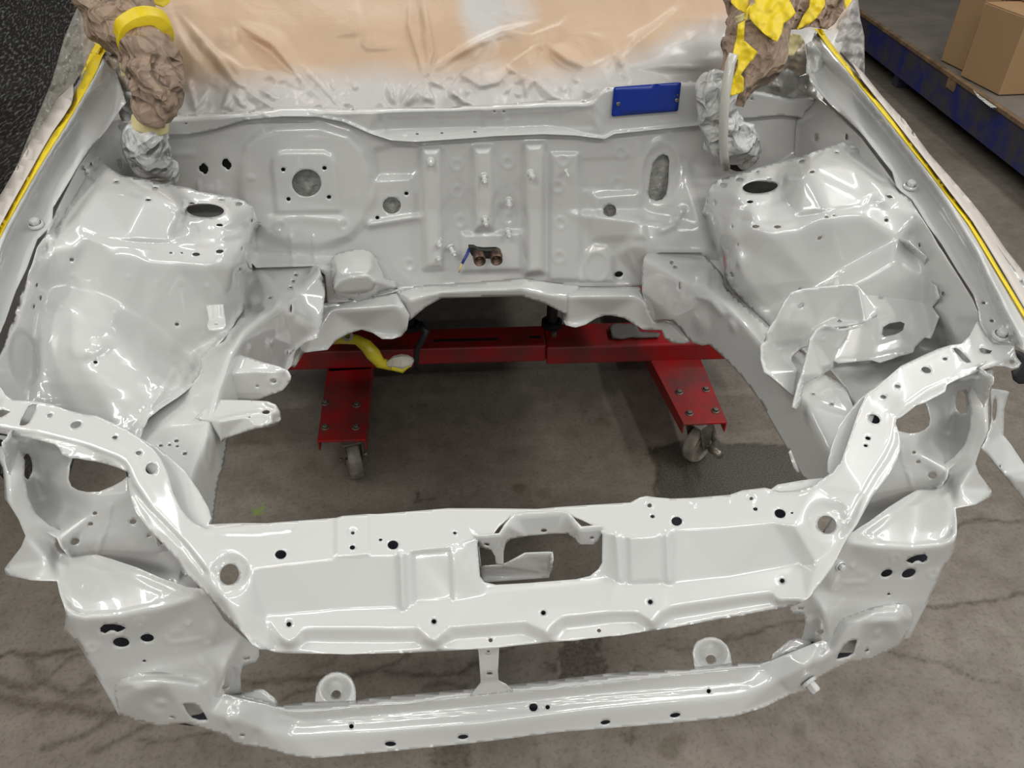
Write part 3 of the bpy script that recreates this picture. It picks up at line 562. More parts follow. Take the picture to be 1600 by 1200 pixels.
# ---- frame rails
lr_out = [(402,412),(492,409),(498,417),(507,440),(508,460),(506,475),(505,500),(497,528),(475,536),(462,548),(456,570),(440,590),(400,620),(362,660),(357,682),(350,725),(342,750),(335,800),(330,850),(290,900),(250,860),(215,760),(200,700),(222,672),(228,656),(248,636),(274,619),(294,603),(308,588),(314,572),(312,558),(330,541),(352,520),(367,497),(379,478),(383,455),(388,430)]
lr_lines = [L('Z',.865,[(402,412),(492,409)]),L('Z',(.865,.88,.90,.91,.915,.92,.92),[(388,440),(380,478),(352,520),(312,562),(270,620),(222,672),(215,740)]),
 [(497,420,'Y',1.38),(462,457,'P',LP),(437,477,'P',LP),(400,502,'P',LP),(375,525,'P',LP),(362,547,'P',LP),(345,600,'P',LP),(330,660,'P',LP),(307,725,'P',LP),(292,770,'P',LP)],
 [(508,460,'Y',1.36),(500,520,'Y',1.30),(462,548,'P',LP),(440,590,'P',LP),(362,660,'P',LP),(350,725,'P',LP),(335,800,'P',LP),(330,850,'P',LP)]]
sheet('frame_rail', lr_out, lr_lines, PAINT, CAR, [(455,481.5,1.6,7,4),(458,438.5,2.6,1.3),(454,448.7,2.6,1.4),(421,465,2.6,1.1),(462,429,2.6,1.2),(251,696,3.2,2),(264.5,695,2.6,1.7),(275.3,688.7,4,2.2,-10),(276.5,697,2.8,1.6),(288.5,708.7,4,2.3,-10)],
 [bead([(324,680),(320,715),(327,730),(333,680)],5,.004),disc(421,540,6,14,.008,1),disc(390,547,6,10,.006,1),ring(455,481.5,5,11,.004,2),bead([(385,478),(384,500),(362,530)],5,-.006),bead([(395,520),(440,490),(480,440)],6,.0),disc(333,725,2.5,3,.003,1),disc(331,757,2,3,.003,1),disc(478,500,20,30,.006,1),disc(437,575,14,24,.008,1)], step=4, sigma=6)
rr_out = [(1010,395),(1025,388),(1090,387),(1115,414),(1130,430),(1133,447),(1152,466),(1176,488),(1204,512),(1248,548),(1290,585),(1322,605),(1338,650),(1340,700),(1325,770),(1290,790),(1259,750),(1249,738),(1240,722),(1235,712),(1232,704),(1212,671),(1188,627),(1159,589),(1131,559),(1108,538),(1097,540),(1083,536),(1070,524),(1062,512),(1050,501),(1035,500),(1022,503),(1010,483),(1003,455),(1003,420),(1006,403)]
rr_lines = [L('Z',.865,[(1010,395),(1090,387)]),L('Z',(.87,.88,.90,.91,.92,.92,.92),[(1110,412),(1131,432),(1152,466),(1204,512),(1290,585),(1338,650),(1340,700)]),
 [(1007,403,'Y',1.39),(1037,419,'Y',1.33),(1075,440,'P',RP),(1112,457,'P',RP),(1140,479,'P',RP),(1160,499,'P',RP),(1190,535,'P',RP),(1256,625,'P',RP),(1296,707,'P',RP),(1325,770,'P',RP)],
 [(1003,455,'Y',1.37),(1022,503,'Y',1.35),(1050,501,'Y',1.27),(1083,536,'P',RP),(1108,538,'P',RP),(1159,589,'P',RP),(1212,671,'P',RP),(1249,738,'P',RP),(1290,790,'P',RP)]]
sheet('frame_rail', rr_out, rr_lines, PAINT, CAR, [(1061.3,446.3,1.5,6.8),(1050,408.5,2.4,1.3,10),(1055,416,2.4,1.3,10),(1271,615,2.4,1.4),(1300,631,3,1.7,10)],
 [disc(1145,510,8,15,.008,1,-20),bead([(1092,462),(1112,470),(1128,490)],6,.008),bead([(1092,457),(1118,466),(1132,484)],3,-.004),disc(1095,505,18,26,.012,1,-10),bead([(1136,432),(1140,448),(1160,468),(1190,492)],2.5,.006),disc(1055,470,2,2,.003,1),bead([(1085,440),(1115,432)],4,-.004),disc(1040,470,16,30,.004,1)], step=4, sigma=6)
sheet('rail_flange', [(1098,392),(1118,418),(1128,447),(1146,468),(1170,491),(1198,516),(1242,553),(1262,545),(1222,505),(1192,480),(1168,458),(1150,438),(1146,425),(1132,400),(1112,380)],
 [L('Z',(.855,.875,.888,.90,.905),[(1098,392),(1128,447),(1146,468),(1198,516),(1242,553)]),L('Z',(.845,.865,.878,.89,.895),[(1112,380),(1146,425),(1168,458),(1222,505),(1262,545)])], PAINT, CAR, step=6, sigma=2)
sheet('rail_flange', [(404,420),(394,440),(390,460),(386,484),(373,504),(358,524),(338,548),(322,566),(320,584),(302,612),(282,628),(256,645),(238,664),(228,682),(208,680),(214,655),(240,628),(266,610),(286,594),(302,575),(304,556),(322,536),(345,512),(360,490),(370,475),(376,450),(386,425)],
 [L('Z',(.85,.87,.885,.895,.905,.91,.91),[(404,420),(386,484),(358,524),(320,570),(282,628),(256,645),(228,682)]),L('Z',(.84,.86,.875,.885,.895,.90,.90),[(386,425),(370,475),(345,512),(303,565),(266,610),(240,628),(208,680)])], PAINT, CAR, step=6, sigma=2)
sheet('tow_loop_plate', [(1232,707),(1236,704),(1243,722),(1250,738),(1246,740),(1240,730)], [L('Y',.70,[(1232,707),(1236,704)]),L('Y',.69,[(1250,738),(1246,740)])], PAINT, CAR, step=4, sigma=1)
# gear-side mounting prongs on the left rail
sheet('engine_mount_bracket', [(345,560),(360,555),(375,554),(412,566),(435,572),(447,578),(452,588),(450,600),(442,610),(402,625),(345,624),(350,600),(352,585)],
 [L('Z',.94,[(345,558),(375,554),(412,566),(447,578)]),L('Y',.975,[(352,583),(400,579),(430,581),(448,590)]),L('Y',.97,[(345,624),(402,625),(442,610),(450,600)])], PAINT, CAR,
 [(427,595.5,4.8,3.4,0),(402,603.7,2.6,1.9)], [ring(427,595.5,7,5.5,.002,1.8)], step=3.5, sigma=2.2, thick=.003)
sheet('engine_mount_bracket', [(307,653),(325,635),(332,624),(380,625),(418,627),(431,632),(438,643),(439,655),(432,664),(418,668),(402,670),(370,679),(352,685),(347,691),(343,684),(335,672),(330,660)],
 [L('Z',.937,[(307,653),(332,624),(380,625),(418,627),(432,632)]),L('Z',.932,[(312,655),(345,650),(375,643),(410,637),(427,640)]),L('Y',(.862,.872,.878),[(345,657),(385,650),(424,647)]),L('Y',.862,[(345,690),(402,669),(425,664)]),L('Z',(.925,.90),[(438,643),(435,662)])], PAINT, CAR,
 [(415.5,643.3,6.4,3.8,0),(389.3,651,2.8,2)], [bead([(418,629),(430,635),(436,646),(435,657),(428,663)],3,.005)], step=3.5, sigma=2, thick=.003)
# big bracket on the right rail and the battery tray support behind it
sheet('battery_tray_support', [(1400,372),(1412,372),(1447,402),(1443,418),(1438,430),(1447,436),(1462,447),(1467,465),(1456,480),(1466,495),(1454,529),(1445,527),(1430,542),(1427,550),(1375,566),(1362,562),(1310,567),(1302,563),(1304,550),(1322,530),(1325,515),(1300,470),(1275,450),(1312,421),(1350,402)],
 [L('Y',(1.075,1.085,1.09,1.09),[(1400,372),(1350,402),(1312,421),(1275,450)]),L('Z',(.985,.985,.99),[(1300,460),(1360,430),(1405,402)]),L('X',.68,[(1447,402),(1462,447),(1466,495),(1454,529)]),L('Z',(.975,.975,.97),[(1330,505),(1372,493),(1412,482),(1446,478)]),
  L('Y',(.90,.91,.915),[(1302,563),(1362,562),(1427,550)]),L('Y',.90,[(1310,567),(1375,566)]),L('Z',.985,[(1425,425)])], PAINT, CAR,
 [(1365,457,5.2,2.8),(1359.5,445.5,3.4,2),(1377,464,3.4,2),(1393,446,3.4,2),(1407.5,445,2.6,1.2),[(1380,511),(1390,505),(1408,502),(1414,505),(1411,516),(1400,522),(1382,526),(1378,522)]],
 [pad([(1370,500),(1422,492),(1424,520),(1372,536)],-.004,4),bead([(1310,563),(1362,560),(1425,546)],3,-.003)], step=4, sigma=4)
sheet('engine_mount_bracket', [(1190,540),(1200,520),(1212,500),(1227,470),(1238,457),(1255,452),(1325,444),(1340,446),(1350,457),(1371,482),(1370,495),(1352,503),(1325,508),(1305,510),(1285,513),(1275,522),(1268,537),(1250,543),(1237,556),(1236,563),(1247,578),(1243,600),(1240,618),(1225,605),(1195,580),(1190,560)],
 [L('Y',(.93,.95,.965,.97,.97),[(1190,543),(1212,500),(1238,460),(1255,452),(1325,444)]),L('Y',.965,[(1212,545),(1245,538),(1275,512),(1302,498)]),L('Y',(.965,.93,.92),[(1341,446),(1371,483),(1352,503)]),L('Y',(.87,.845),[(1197,580),(1240,616)]),L('Y',.88,[(1247,578),(1250,570)])], PAINT, CAR,
 [(1251.5,478.7,5,3.2,-25),[(1306,503),(1311,498),(1316,503)]], [disc(1229,516,3,2,.003,1),disc(1242,514,3,2,.003,1),bead([(1202,565),(1215,540),(1240,480)],4,.004)], step=4, sigma=3, thick=.003)
sheet('engine_mount_bracket', [(1245,640),(1240,636),(1252,590),(1260,560),(1267,530),(1276,516),(1290,509),(1300,511),(1312,516),(1340,512),(1352,506),(1356,502),(1325,500),(1311,506)][:11]+[(1345,511),(1324,517),(1322,530),(1310,545),(1303,560),(1303,574),(1285,586),(1257,600),(1252,622),(1248,640)],
 [L('Y',(.82,.84,.87,.88),[(1246,640),(1252,590),(1268,530),(1278,516)]),L('Y',(.93,.92,.90),[(1345,510),(1324,517),(1303,574)]),L('Y',.85,[(1257,600),(1285,586)])], PAINT, CAR,
 [(1312,510.5,3.2,1.8),(1341,505.5,.8,.8)], [ring(1286,526,5.5,5,.003,1.8),disc(1276,562,3,2,.003,1)], step=3.5, sigma=2.5, thick=.003)

# ---- firewall, cowl and floor members
seam = [(180,215),(250,212),(300,210),(337,202),(385,187),(440,181),(495,182),(537,190),(575,207),(612,219),(650,221),(725,216),(775,212),(850,209),(900,211),(945,217),(960,209),(1105,194),(1150,187),(1220,180),(1240,182),(1252,195)]
fw_out = [(180,205),(250,203),(300,200),(440,172),(495,173),(540,182),(575,197),(612,209),(650,211),(850,199),(945,206),(960,199),(1105,185),(1220,172),(1256,172),(1258,235),(1230,270),(1180,300),(1160,330),(1158,425),(1120,420),(1095,395),(1030,395),(1012,405),(1008,447),(985,448),(900,447),(870,444),(817,436),(740,443),(660,448),(620,456),(560,470),(512,474),(508,430),(490,415),(400,418),(385,400),(400,340),(300,310),(190,300),(178,260)]
fw_lines = [L('Y',1.495,[(180,205),(300,200),(440,172),(495,173),(612,209),(650,211),(850,199),(945,206),(960,199),(1105,185),(1256,172)]),
 L('Y',(1.50,1.50),[(180,300),(300,310)]),L('Y',1.49,[(400,300),(560,330),(880,330),(1000,330)]),L('Y',(1.46,1.47,1.465,1.46),[(400,400),(600,410),(880,415),(960,400)]),L('Y',1.49,[(1070,250),(1240,240)]),
 L('Y',1.42,[(400,418),(490,415)]),L('Y',1.42,[(512,474),(560,470)]),L('Y',(1.45,1.455,1.455,1.45,1.44),[(620,456),(740,443),(817,436),(900,447),(1005,448)]),L('Y',(1.44,1.40),[(1000,345),(1095,355)]),L('Y',(1.42,1.38,1.38),[(985,385),(1110,395),(1158,420)]),L('Y',1.48,[(1256,235),(1150,300)])]
def stamped(x, y, r=9): return [ring(x,y,r,r*.97,.0022,1.8), disc(x,y,r*.8,r*.8,-.001,.5)]
fw_feats = [pad([(375,255),(382,228),(400,210),(430,198),(500,196),(545,210),(570,235),(582,270),(582,310),(572,345),(545,372),(500,388),(455,385),(415,370),(388,340),(372,300)],.014,9),
 pad([(424,262),(426,248),(434,239),(446,237),(506,237),(518,243),(524,255),(533,330),(432,332)],.007,3),
 bead([(400,380),(420,345),(470,340),(530,345)],8,.004),
 pad([(584,282),(640,278),(650,300),(648,340),(575,352),(577,320)],.006,4),bead([(578,352),(620,345),(652,340)],5,.010),
 pad([(659,233),(688,232),(692,418),(664,420)],.030,7),pad([(740,232),(768,231),(771,358),(742,360)],.030,7),pad([(820,226),(849,225),(850,425),(822,428)],.030,7),
 pad([(862,240),(904,240),(908,438),(858,438)],.008,4),pad([(722,365),(815,362),(815,422),(720,424)],.010,4),
 pad([(585,235),(640,220),(657,233),(655,265),(640,275),(590,275)],-.008,6),
 pad([(905,250),(985,245),(990,300),(908,296)],-.004,4),pad([(928,306),(1000,300),(1010,372),(925,376)],.010,7),
 ring(1032,272,31,51,.006,5,6),pad([(914,395),(928,382),(948,385),(958,400),(960,440),(905,440)],.010,4),ring(933,417,18,23,.003,2.5),
 bead([(1065,330),(1050,352),(1035,360)],6,.010),bead([(905,447),(985,447)],4,.004),disc(1090,250,26,60,-.006,1),ring(1155,235,34,42,.004,4),
 disc(330,300,30,18,.006,1),bead([(310,285),(312,310)],3,.004),bead([(340,285),(342,310)],3,.004),bead([(200,242),(300,240)],6,.004),bead([(455,370),(458,415)],3,.004),bead([(490,370),(492,415)],3,.004),disc(392,278,11,8,.003,1)]
for (x,y) in ((713.7,257),(715,299),(719,346),(794,254),(795,342),(880,250),(871,292),(876,349),(874,402),(640,414),(970,239),(965,287)): fw_feats += stamped(x,y)
fw_feats += stamped(537,352,8)+stamped(438,354,8)
fw_holes = [(479,286,23,21.5),(442.5,265,3.6,3.3),(507,262.7,3.6,3.3),(514,308,3.6,3.3),(450.7,311,3.4,3.2),(612.2,321,14.2,13),(635,302.4,3.4,3),(589.6,340,3.3,2.9),
 Q(300,100,[(62,622),(75,620),(85,630),(100,645),(102,665),(95,678),(90,688),(75,690),(68,680),(50,672),(42,655),(45,638),(58,632)]),Q(300,100,[(200,593),(220,592),(228,604),(245,622),(247,640),(238,652),(232,662),(218,660),(210,650),(192,640),(186,622),(192,604)]),
 [(1029,244),(1037,241),(1044,244),(1046,252),(1044,285),(1041,303),(1035,311),(1025,314),(1015,309),(1013,300),(1016,275),(1020,255)],(953,329,10,9.5),(967,428.5,6.8,4.6,-8),(1155,235,27,33,5),(246,262,24,24)]
fw = sheet('firewall', fw_out, fw_lines, PAINT, CAR, fw_holes, fw_feats, step=3.6, sigma=4)
# masking film stuck behind the firewall openings
FILM = simple('masking_film', (.50,.50,.47), .22, coat=.4, bumps=(90,1.0,.006), var=(60,(.34,.34,.32)))
for c, hw, hh in (((479,286),30,28),((612,321),19,18),((1030,277),24,44),((953,329),15,14)):
    sheet('masking_film', ell(c[0],c[1],hw,hh), [L('Y',1.515,[(c[0]-60,c[1]-60),(c[0]+60,c[1]-60)]),L('Y',1.515,[(c[0]-60,c[1]+60),(c[0]+60,c[1]+60)])], FILM, CAR, step=5, sigma=0, feats=[bead([(c[0]-hw*.6,c[1]-hh*.5),(c[0]+hw*.1,c[1]+hh*.5)],3,.004),bead([(c[0]+hw*.5,c[1]-hh*.6),(c[0],c[1]+hh*.7)],3,.004)])
for c in ((318,264),(354,257),(967,428),(1160,262),(507,265),(442,265),(513,308),(451,311),(635,302),(590,340)):  # black discs: rubber at two grommets, painted-in darkness behind the other holes
    sheet('firewall_dark_backing', ell(c[0],c[1],13 if c[0]!=1160 else 30,12), [L('Y',1.54,[(c[0]-60,c[1]-60),(c[0]+60,c[1]-60)]),L('Y',1.54,[(c[0]-60,c[1]+60),(c[0]+60,c[1]+60)])] if c[1] < 420 else [L('Y',1.50,[(c[0]-60,c[1]-60),(c[0]+60,c[1]-60)]),L('Y',1.50,[(c[0]-60,c[1]+60),(c[0]+60,c[1]+60)])], BLACKR, CAR, step=8, sigma=0)
cw_top = [(183,191),(215,185),(262,181),(300,178),(375,174),(440,167),(470,166),(537,169),(600,168),(700,167),(800,161),(850,157),(910,155),(920,154),(932,145),(942,136),(957,134),(1062,126),(1105,127),(1170,138),(1200,143),(1232,151),(1275,151)]
cw_in = [(183,196),(215,191),(262,186),(300,185),(375,180),(440,173),(475,172),(525,176),(588,174),(700,171),(800,166),(850,164),(912,163),(926,159),(938,145),(948,139),(957,138),(1062,130),(1105,131),(1170,142),(1200,147),(1232,155),(1275,155)]
sheet('cowl_panel', cw_top+[(1276,160),(1258,175),(1256,185)]+[(p[0],p[1]) for p in seam[::-1]][1:]+[(178,205)], [L('Y',1.505,cw_top),L('Y',1.472,cw_in),L('Y',1.478,[(180,213),(300,208),(385,186),(440,180),(495,181),(537,189),(575,206),(612,218),(650,220),(725,215),(850,208),(945,216),(960,208),(1105,193),(1220,179),(1256,190)]),
   L('Y',1.492,[(600,200),(855,195)]),L('Y',1.480,[(950,195),(1100,180)])], PAINT, CAR,
 [[(387,174.5),(391,174),(392,177),(388,177.5)],[(501,166.7),(506,166.5),(505,169.3),(500.5,169.5)],[(549,169.6),(554,169.4),(553.5,172),(549,172.2)],[(803,161),(808,160.8),(807.5,163.6),(802.5,163.8)],[(909,157),(914,156.8),(914,159.4),(909.5,159.6)],[(948,137.2),(953,137),(952.5,139.6),(948,139.8)],
  (652,209,2.8,1.5),(690.5,207.7,2.8,1.5),(742,205.8,2.8,1.5),(772.5,174.3,2.3,1.8),(787.3,174.3,2.3,1.8),(1174.5,154.5,2.4,2.2),(590,119+100-10,.5,.5) if False else (291,193.5,2,1.2)],
 [pad([(600,178),(752,174),(756,203),(604,208)],-.005,3),pad([(790,174),(925,168),(930,200),(792,203)],-.004,4),disc(631,209,5,4,.004,.8),ring(874,172,4.5,4,.002,1.5),bead(seam[4:18],2.6,.006),pad([(412,179),(480,176),(486,186),(420,187)],.008,3)]
   +[bead([(612+i*5.2+((i*7)%3-1)*.6,187.5),(612+i*5.2+((i*5)%3-1)*.8,191.5)],1.1,.0016) for i in range(25) if i not in (12,)], step=3.4, sigma=1.8)
sheet('cowl_side_panel', [(1248,165),(1262,151),(1276,151),(1300,170),(1345,215),(1380,262),(1403,294),(1395,302),(1370,290),(1318,240),(1300,236),(1250,262),(1240,262),(1244,200)],
 [L('X',(.665,.675,.69),[(1262,151),(1300,170),(1403,294)]),L('X',(.655,.665,.685),[(1246,200),(1290,240),(1370,290)]),L('Y',1.485,[(1243,195),(1240,262)])], PAINT, CAR, [(1274.5,214,2.8,6.5),(1322.5,214,2.4,5.2)], [ring(1322.5,214,4,7,.002,1.5),ring(1285,187,3,4,.002,1.2)], step=4, sigma=3, mirror=True)
sheet('tunnel_member', [(618,456),(660,447),(740,442),(817,435),(870,443),(905,446),(905,492),(882,490),(850,474),(815,463),(690,466),(665,480),(640,501),(634,490),(625,472)],
 [L('Y',1.432,[(618,456),(740,442),(817,435),(905,446)]),L('Y',1.40,[(640,470),(690,456),(815,452),(860,462),(905,470)]),L('Y',1.41,[(640,501),(690,466),(815,463),(882,490)])], PAINT, CAR, [], [bead([(690,455),(815,449)],3,.004),disc(745,447,3,2,.002,1)], step=4, sigma=3)
sheet('outrigger', [(506,474),(560,467),(620,458),(632,478),(640,492),(636,515),(627,526),(612,529),(597,529),(582,520),(565,515),(545,521),(525,532),(512,546),(475,551),(460,575),(447,568),(452,548),(475,534),(497,526)],
 [L('Y',1.43,[(506,474),(560,467),(620,458)]),L('Y',1.40,[(515,485),(620,478)]),L('Y',(1.41,1.43),[(625,526),(565,515)]),L('Y',(1.37,1.33,1.25),[(512,546),(475,551),(455,572)]),L('Y',1.40,[(640,490),(636,515)])], PAINT, CAR, [], [bead([(620,462),(632,478),(646,480)],2,.004)], step=4, sigma=4)
sheet('outrigger', [(881,451),(900,448),(1000,448),(1004,458),(1012,485),(1022,503),(1035,501),(1050,502),(1062,512),(1073,526),(1078,534),(1068,537),(1050,536),(1038,528),(1034,516),(1005,515),(990,506),(975,497),(955,493),(945,493),(932,497),(915,507),(900,511),(884,508),(877,495),(878,470)],
 [L('Y',1.43,[(881,451),(1000,448)]),L('Y',1.39,[(885,462),(998,462)]),L('Y',(1.40,1.42,1.38),[(884,508),(945,493),(1005,515)]),L('Y',(1.33,1.28),[(1040,530),(1078,534)])], PAINT, CAR, [], [disc(914,485,3,2,.002,1),disc(922,484,3,2,.002,1)], step=4, sigma=5)
sheet('steering_joint_cover', Q(300,300,[(862,480),(866,420),(900,385),(980,362),(1060,355),(1120,375),(1160,420),(1190,490),(1210,540),(1270,560),(1285,605),(1180,640),(1100,672),(1040,685),(920,680),(895,660),(878,590),(866,540)]),
 [L('Y',1.44,Q(300,300,[(862,480),(870,400),(980,362),(1120,375),(1190,490)])),L('Y',1.44,Q(300,300,[(1285,605),(1180,640)])),L('Y',1.385,Q(300,300,[(900,480),(1000,450),(1120,470)])),L('Y',1.365,Q(300,300,[(885,600),(960,530),(1100,515),(1150,560)])),L('Y',1.375,Q(300,300,[(905,635),(1130,615)])),L('Y',1.42,Q(300,300,[(895,665),(1040,685)]))], PAINT, CAR,
 [(548.5,468,5,1.3,5),(560,459,1.5,1.2),(592,461.5,1.5,1.2)], [bead(Q(300,300,[(880,580),(900,545),(1000,520),(1110,512),(1140,530),(1165,558)]),1.8,-.004),bead(Q(300,300,[(880,580),(890,640)]),1.5,-.003),bead(Q(300,300,[(990,430),(985,462)]),1.3,-.003),bead(Q(300,300,[(1040,430),(1050,450)]),1.3,-.003),bead(Q(300,300,[(1010,462),(1012,430),(1028,430),(1025,462)]),1.2,-.002)], step=3, sigma=2.5)
# studs on the firewall
for i, (x, y, dx, dy, big) in enumerate(((673,254,.0,.25,1),(756,278,.1,-.1,1),(829,273,.2,.1,1),(795,316,-.1,.0,1),(758,345,.1,.0,1),(794,364,.1,0,1),(686,379,.1,0,1),(685,400,.0,0,1),(704,389,1,-.5,1),(834,411,.2,.2,0),(885,270,.1,0,0),(979,404,.3,0,0))):
    p = at(x, y-2, 'Y', 1.456 if big else 1.462); n = np.array([dx*.5, -1, dy-.15]); n /= np.linalg.norm(n)
    m = MB(); k = 1.0 if big else .6
    m.lathe(p-n*.004, n, [(.0001,0),(.0085*k,0),(.0085*k,.004),(.005*k,.005),(.0042*k,.010),(.0042*k,.016),(.0068*k,.0165),(.0068*k,.020),(.0036*k,.021),(.0036*k,.027),(.0001,.027)], 14)
    m.build('stud', PAINT, CAR, smooth=False, bev=.0006)

# heater pipes with their black rubber grommet
g = sheet('heater_pipe_grommet', Q(600,150,[(528,940),(560,938),(620,945),(700,943),(720,960),(725,1000),(715,1020),(600,1015),(550,1000),(530,965)]), [L('Y',1.428,[(725,380),(790,380)]),L('Y',1.424,[(725,410),(790,410)])], BLACKR, CAR, step=3, sigma=0, feats=[bead([(748,392),(776,393)],5,.008)], thick=.01)
for (x, y) in ((747,404),(773,403)):
    a = at(x+1, y-9, 'Y', 1.43); b = a+np.array([0, -.045, -.004]); d = (b-a)/np.linalg.norm(b-a)
    m = MB(); m.lathe(a, d, [(.0125,0),(.0125,.012),(.0135,.014),(.0135,.018),(.0125,.020),(.0125,.031),(.0108,.031),(.0105,.01),(.0001,.01)], 20); m.build('heater_pipe', COPPER, CAR, smooth=True)
m = MB(); pts = [at(733,389,'Y',1.43),at(730,397,'Y',1.42),at(726,404,'Y',1.41),at(722,412,'Y',1.41)]
m.tube(pts, [.0035,.0035,.0035,.003], 8); m.build('blue_wire', simple('blue_wire',(.02,.04,.22),.4), CAR, smooth=True)
m = MB(); m.tube([at(722,411,'Y',1.41),at(719,419,'Y',1.40),at(717,426,'Y',1.40)],[.002,.0025,.001],6); m.build('bare_wire_end', simple('wire_insulation',(.55,.45,.18),.5), CAR, smooth=True)

# identification plate on the cowl
pl = sheet('identification_plate', Q(850,50,[(436,352),(444,344),(845,314),(857,318),(857,325),(838,488),(828,496),(432,528),(422,522)]), [L('Y',1.470,[(955,140),(1064,130)]),L('Y',1.470,[(955,182),(1060,172)])], BLUE, CAR, step=8, sigma=0, thick=.001, lift=.001)
tag(pl, 'glossy blue plate without lettering, held by two rivets')
for (x,y,r) in ((966,162.5,.0042),(1057.5,156.5,.0042),(1058.5,148.5,.0022)):
    m = MB(); p = at(x,y,'Y',1.4675); m.lathe(p,(0,-1,.1),[(.0001,.0001),(r,.0),(r,.001),(r*.6,.003),(r*.4,.003),(r*.3,.001),(.0001,.001)],14); m.build('rivet', STEEL, pl)

# ---- fender tops (traced on the right, mirrored)
E0 = [(1263,112),(1266,126),(1300,165),(1350,212),(1395,268),(1401,290),(1408,298),(1425,311),(1450,352),(1472,382),(1495,420),(1521,460),(1529,484),(1532,505),(1540,520),(1552,535)]
E1 = [(1268,80),(1286,100),(1325,133),(1375,190),(1425,255),(1475,320),(1495,350),(1522,395),(1545,450),(1565,500),(1580,537)]
E2 = [(1272,62),(1290,70),(1320,107),(1360,160),(1412,225),(1462,292),(1497,350),(1530,405),(1560,460),(1590,520),(1600,545)]
TP = [(1280,52),(1300,80),(1340,127),(1400,200),(1450,262),(1517,350),(1560,420),(1600,488),(1620,525)]
E3 = [(1285,50),(1305,75),(1330,105),(1350,125),(1375,160),(1412,200),(1450,247),(1482,285),(1507,315),(1532,347),(1570,400),(1600,440),(1640,520)]
sheet('fender', E0+[(1586,539),(1600,548),(1640,560)]+E3[::-1]+[(1276,48),(1269,62),(1264,90)],
 [L('Z',(1.215,1.165,1.112,1.09,1.055,1.035),[(1263,112),(1350,212),(1408,298),(1450,352),(1521,460),(1552,535)]),
  L('Z',(1.235,1.21,1.165,1.127,1.097,1.077,1.045,1.038),[(1272,86),(1325,133),(1375,190),(1425,255),(1475,320),(1522,395),(1565,500),(1580,537)]),
  L('Z',(1.262,1.245,1.212,1.168,1.135,1.105,1.074,1.055),[(1280,62),(1320,107),(1360,160),(1412,225),(1462,292),(1530,405),(1590,520),(1600,545)]),
  L('Z',(1.262,1.205,1.165,1.125,1.09,1.06),[(1282,50),(1375,160),(1430,222),(1482,285),(1560,385),(1640,540)])], PAINT, CAR, [(1553,475,3.2,2.2,10),(1549.5,501,3.6,2.6,10)] if False else [(1537,473,3.2,2.2,10),(1550,501,3.6,2.6,10)],
 [bead(E1,3,-.004),bead([(a[0]+8,a[1]-6) for a in E1[1:]],4,.003),bead(E2[1:],2.5,.003),bead([(p[0]+5,p[1]-3) for p in E0[8:13]],2.5,.002),ring(1563,522,9,6,.002,2)], step=4, sigma=3, mirror=True)
bolt(at(1422,291,'Z',1.116),(0,-.2,1),.0075,CAR); pL = at(1422,291,'Z',1.116)*np.array([-1,1,1]); bolt(pL,(0,-.2,1),.0075,CAR)
pb = at(1563,524,'Z',1.05); bolt(pb,(0,-.2,1),.0075,CAR); bolt(pb*np.array([-1,1,1]),(0,-.2,1),.0075,CAR)
t_in = [(1276,48),(1296,76),(1337,125),(1396,198),(1447,262),(1513,350),(1555,420),(1597,490),(1640,565)]
t_out = [(1644,562),(1602,488),(1560,418),(1519,348),(1452,260),(1402,196),(1345,125),(1316,90),(1295,62),(1284,45),(1271,45)]
MASKP = simple('overspray_masking', (.60,.55,.50), .55, bumps=(40,.5,.004))
for o in sheet('masking_tape', t_in+t_out, [L('Z',(1.262,1.245,1.212,1.168,1.135,1.105,1.074,1.055),[(1280,62),(1320,107),(1360,160),(1412,225),(1462,292),(1530,405),(1590,520),(1600,545)]),L('Z',(1.262,1.205,1.165,1.125,1.09,1.06),[(1282,50),(1375,160),(1430,222),(1482,285),(1560,385),(1640,540)])], YELLOW, CAR, step=4, sigma=3, lift=.0075, thick=.0006, mirror=True): tag(o, 'bright yellow masking tape line')
e_out = [(1330,95),(1350,115),(1378,150),(1415,190),(1452,240),(1486,278),(1512,308),(1538,340),(1572,390),(1604,430),(1650,520),(1648,556),(1604,486),(1562,415),(1520,346),(1453,258),(1403,194),(1346,123)]
sheet('masking_strip', e_out, [L('Z',(1.24,1.207,1.168,1.135,1.098,1.055),[(1346,123),(1375,160),(1430,222),(1482,288),(1560,400),(1648,556)]),L('Z',(1.235,1.185,1.13,1.09,1.05),[(1330,95),(1378,150),(1452,240),(1538,340),(1650,520)])], MASKP, CAR, step=5, sigma=2, lift=.002, thick=.0006, mirror=True, feats=[bead([(1378,152),(1420,200)],3,.004)])

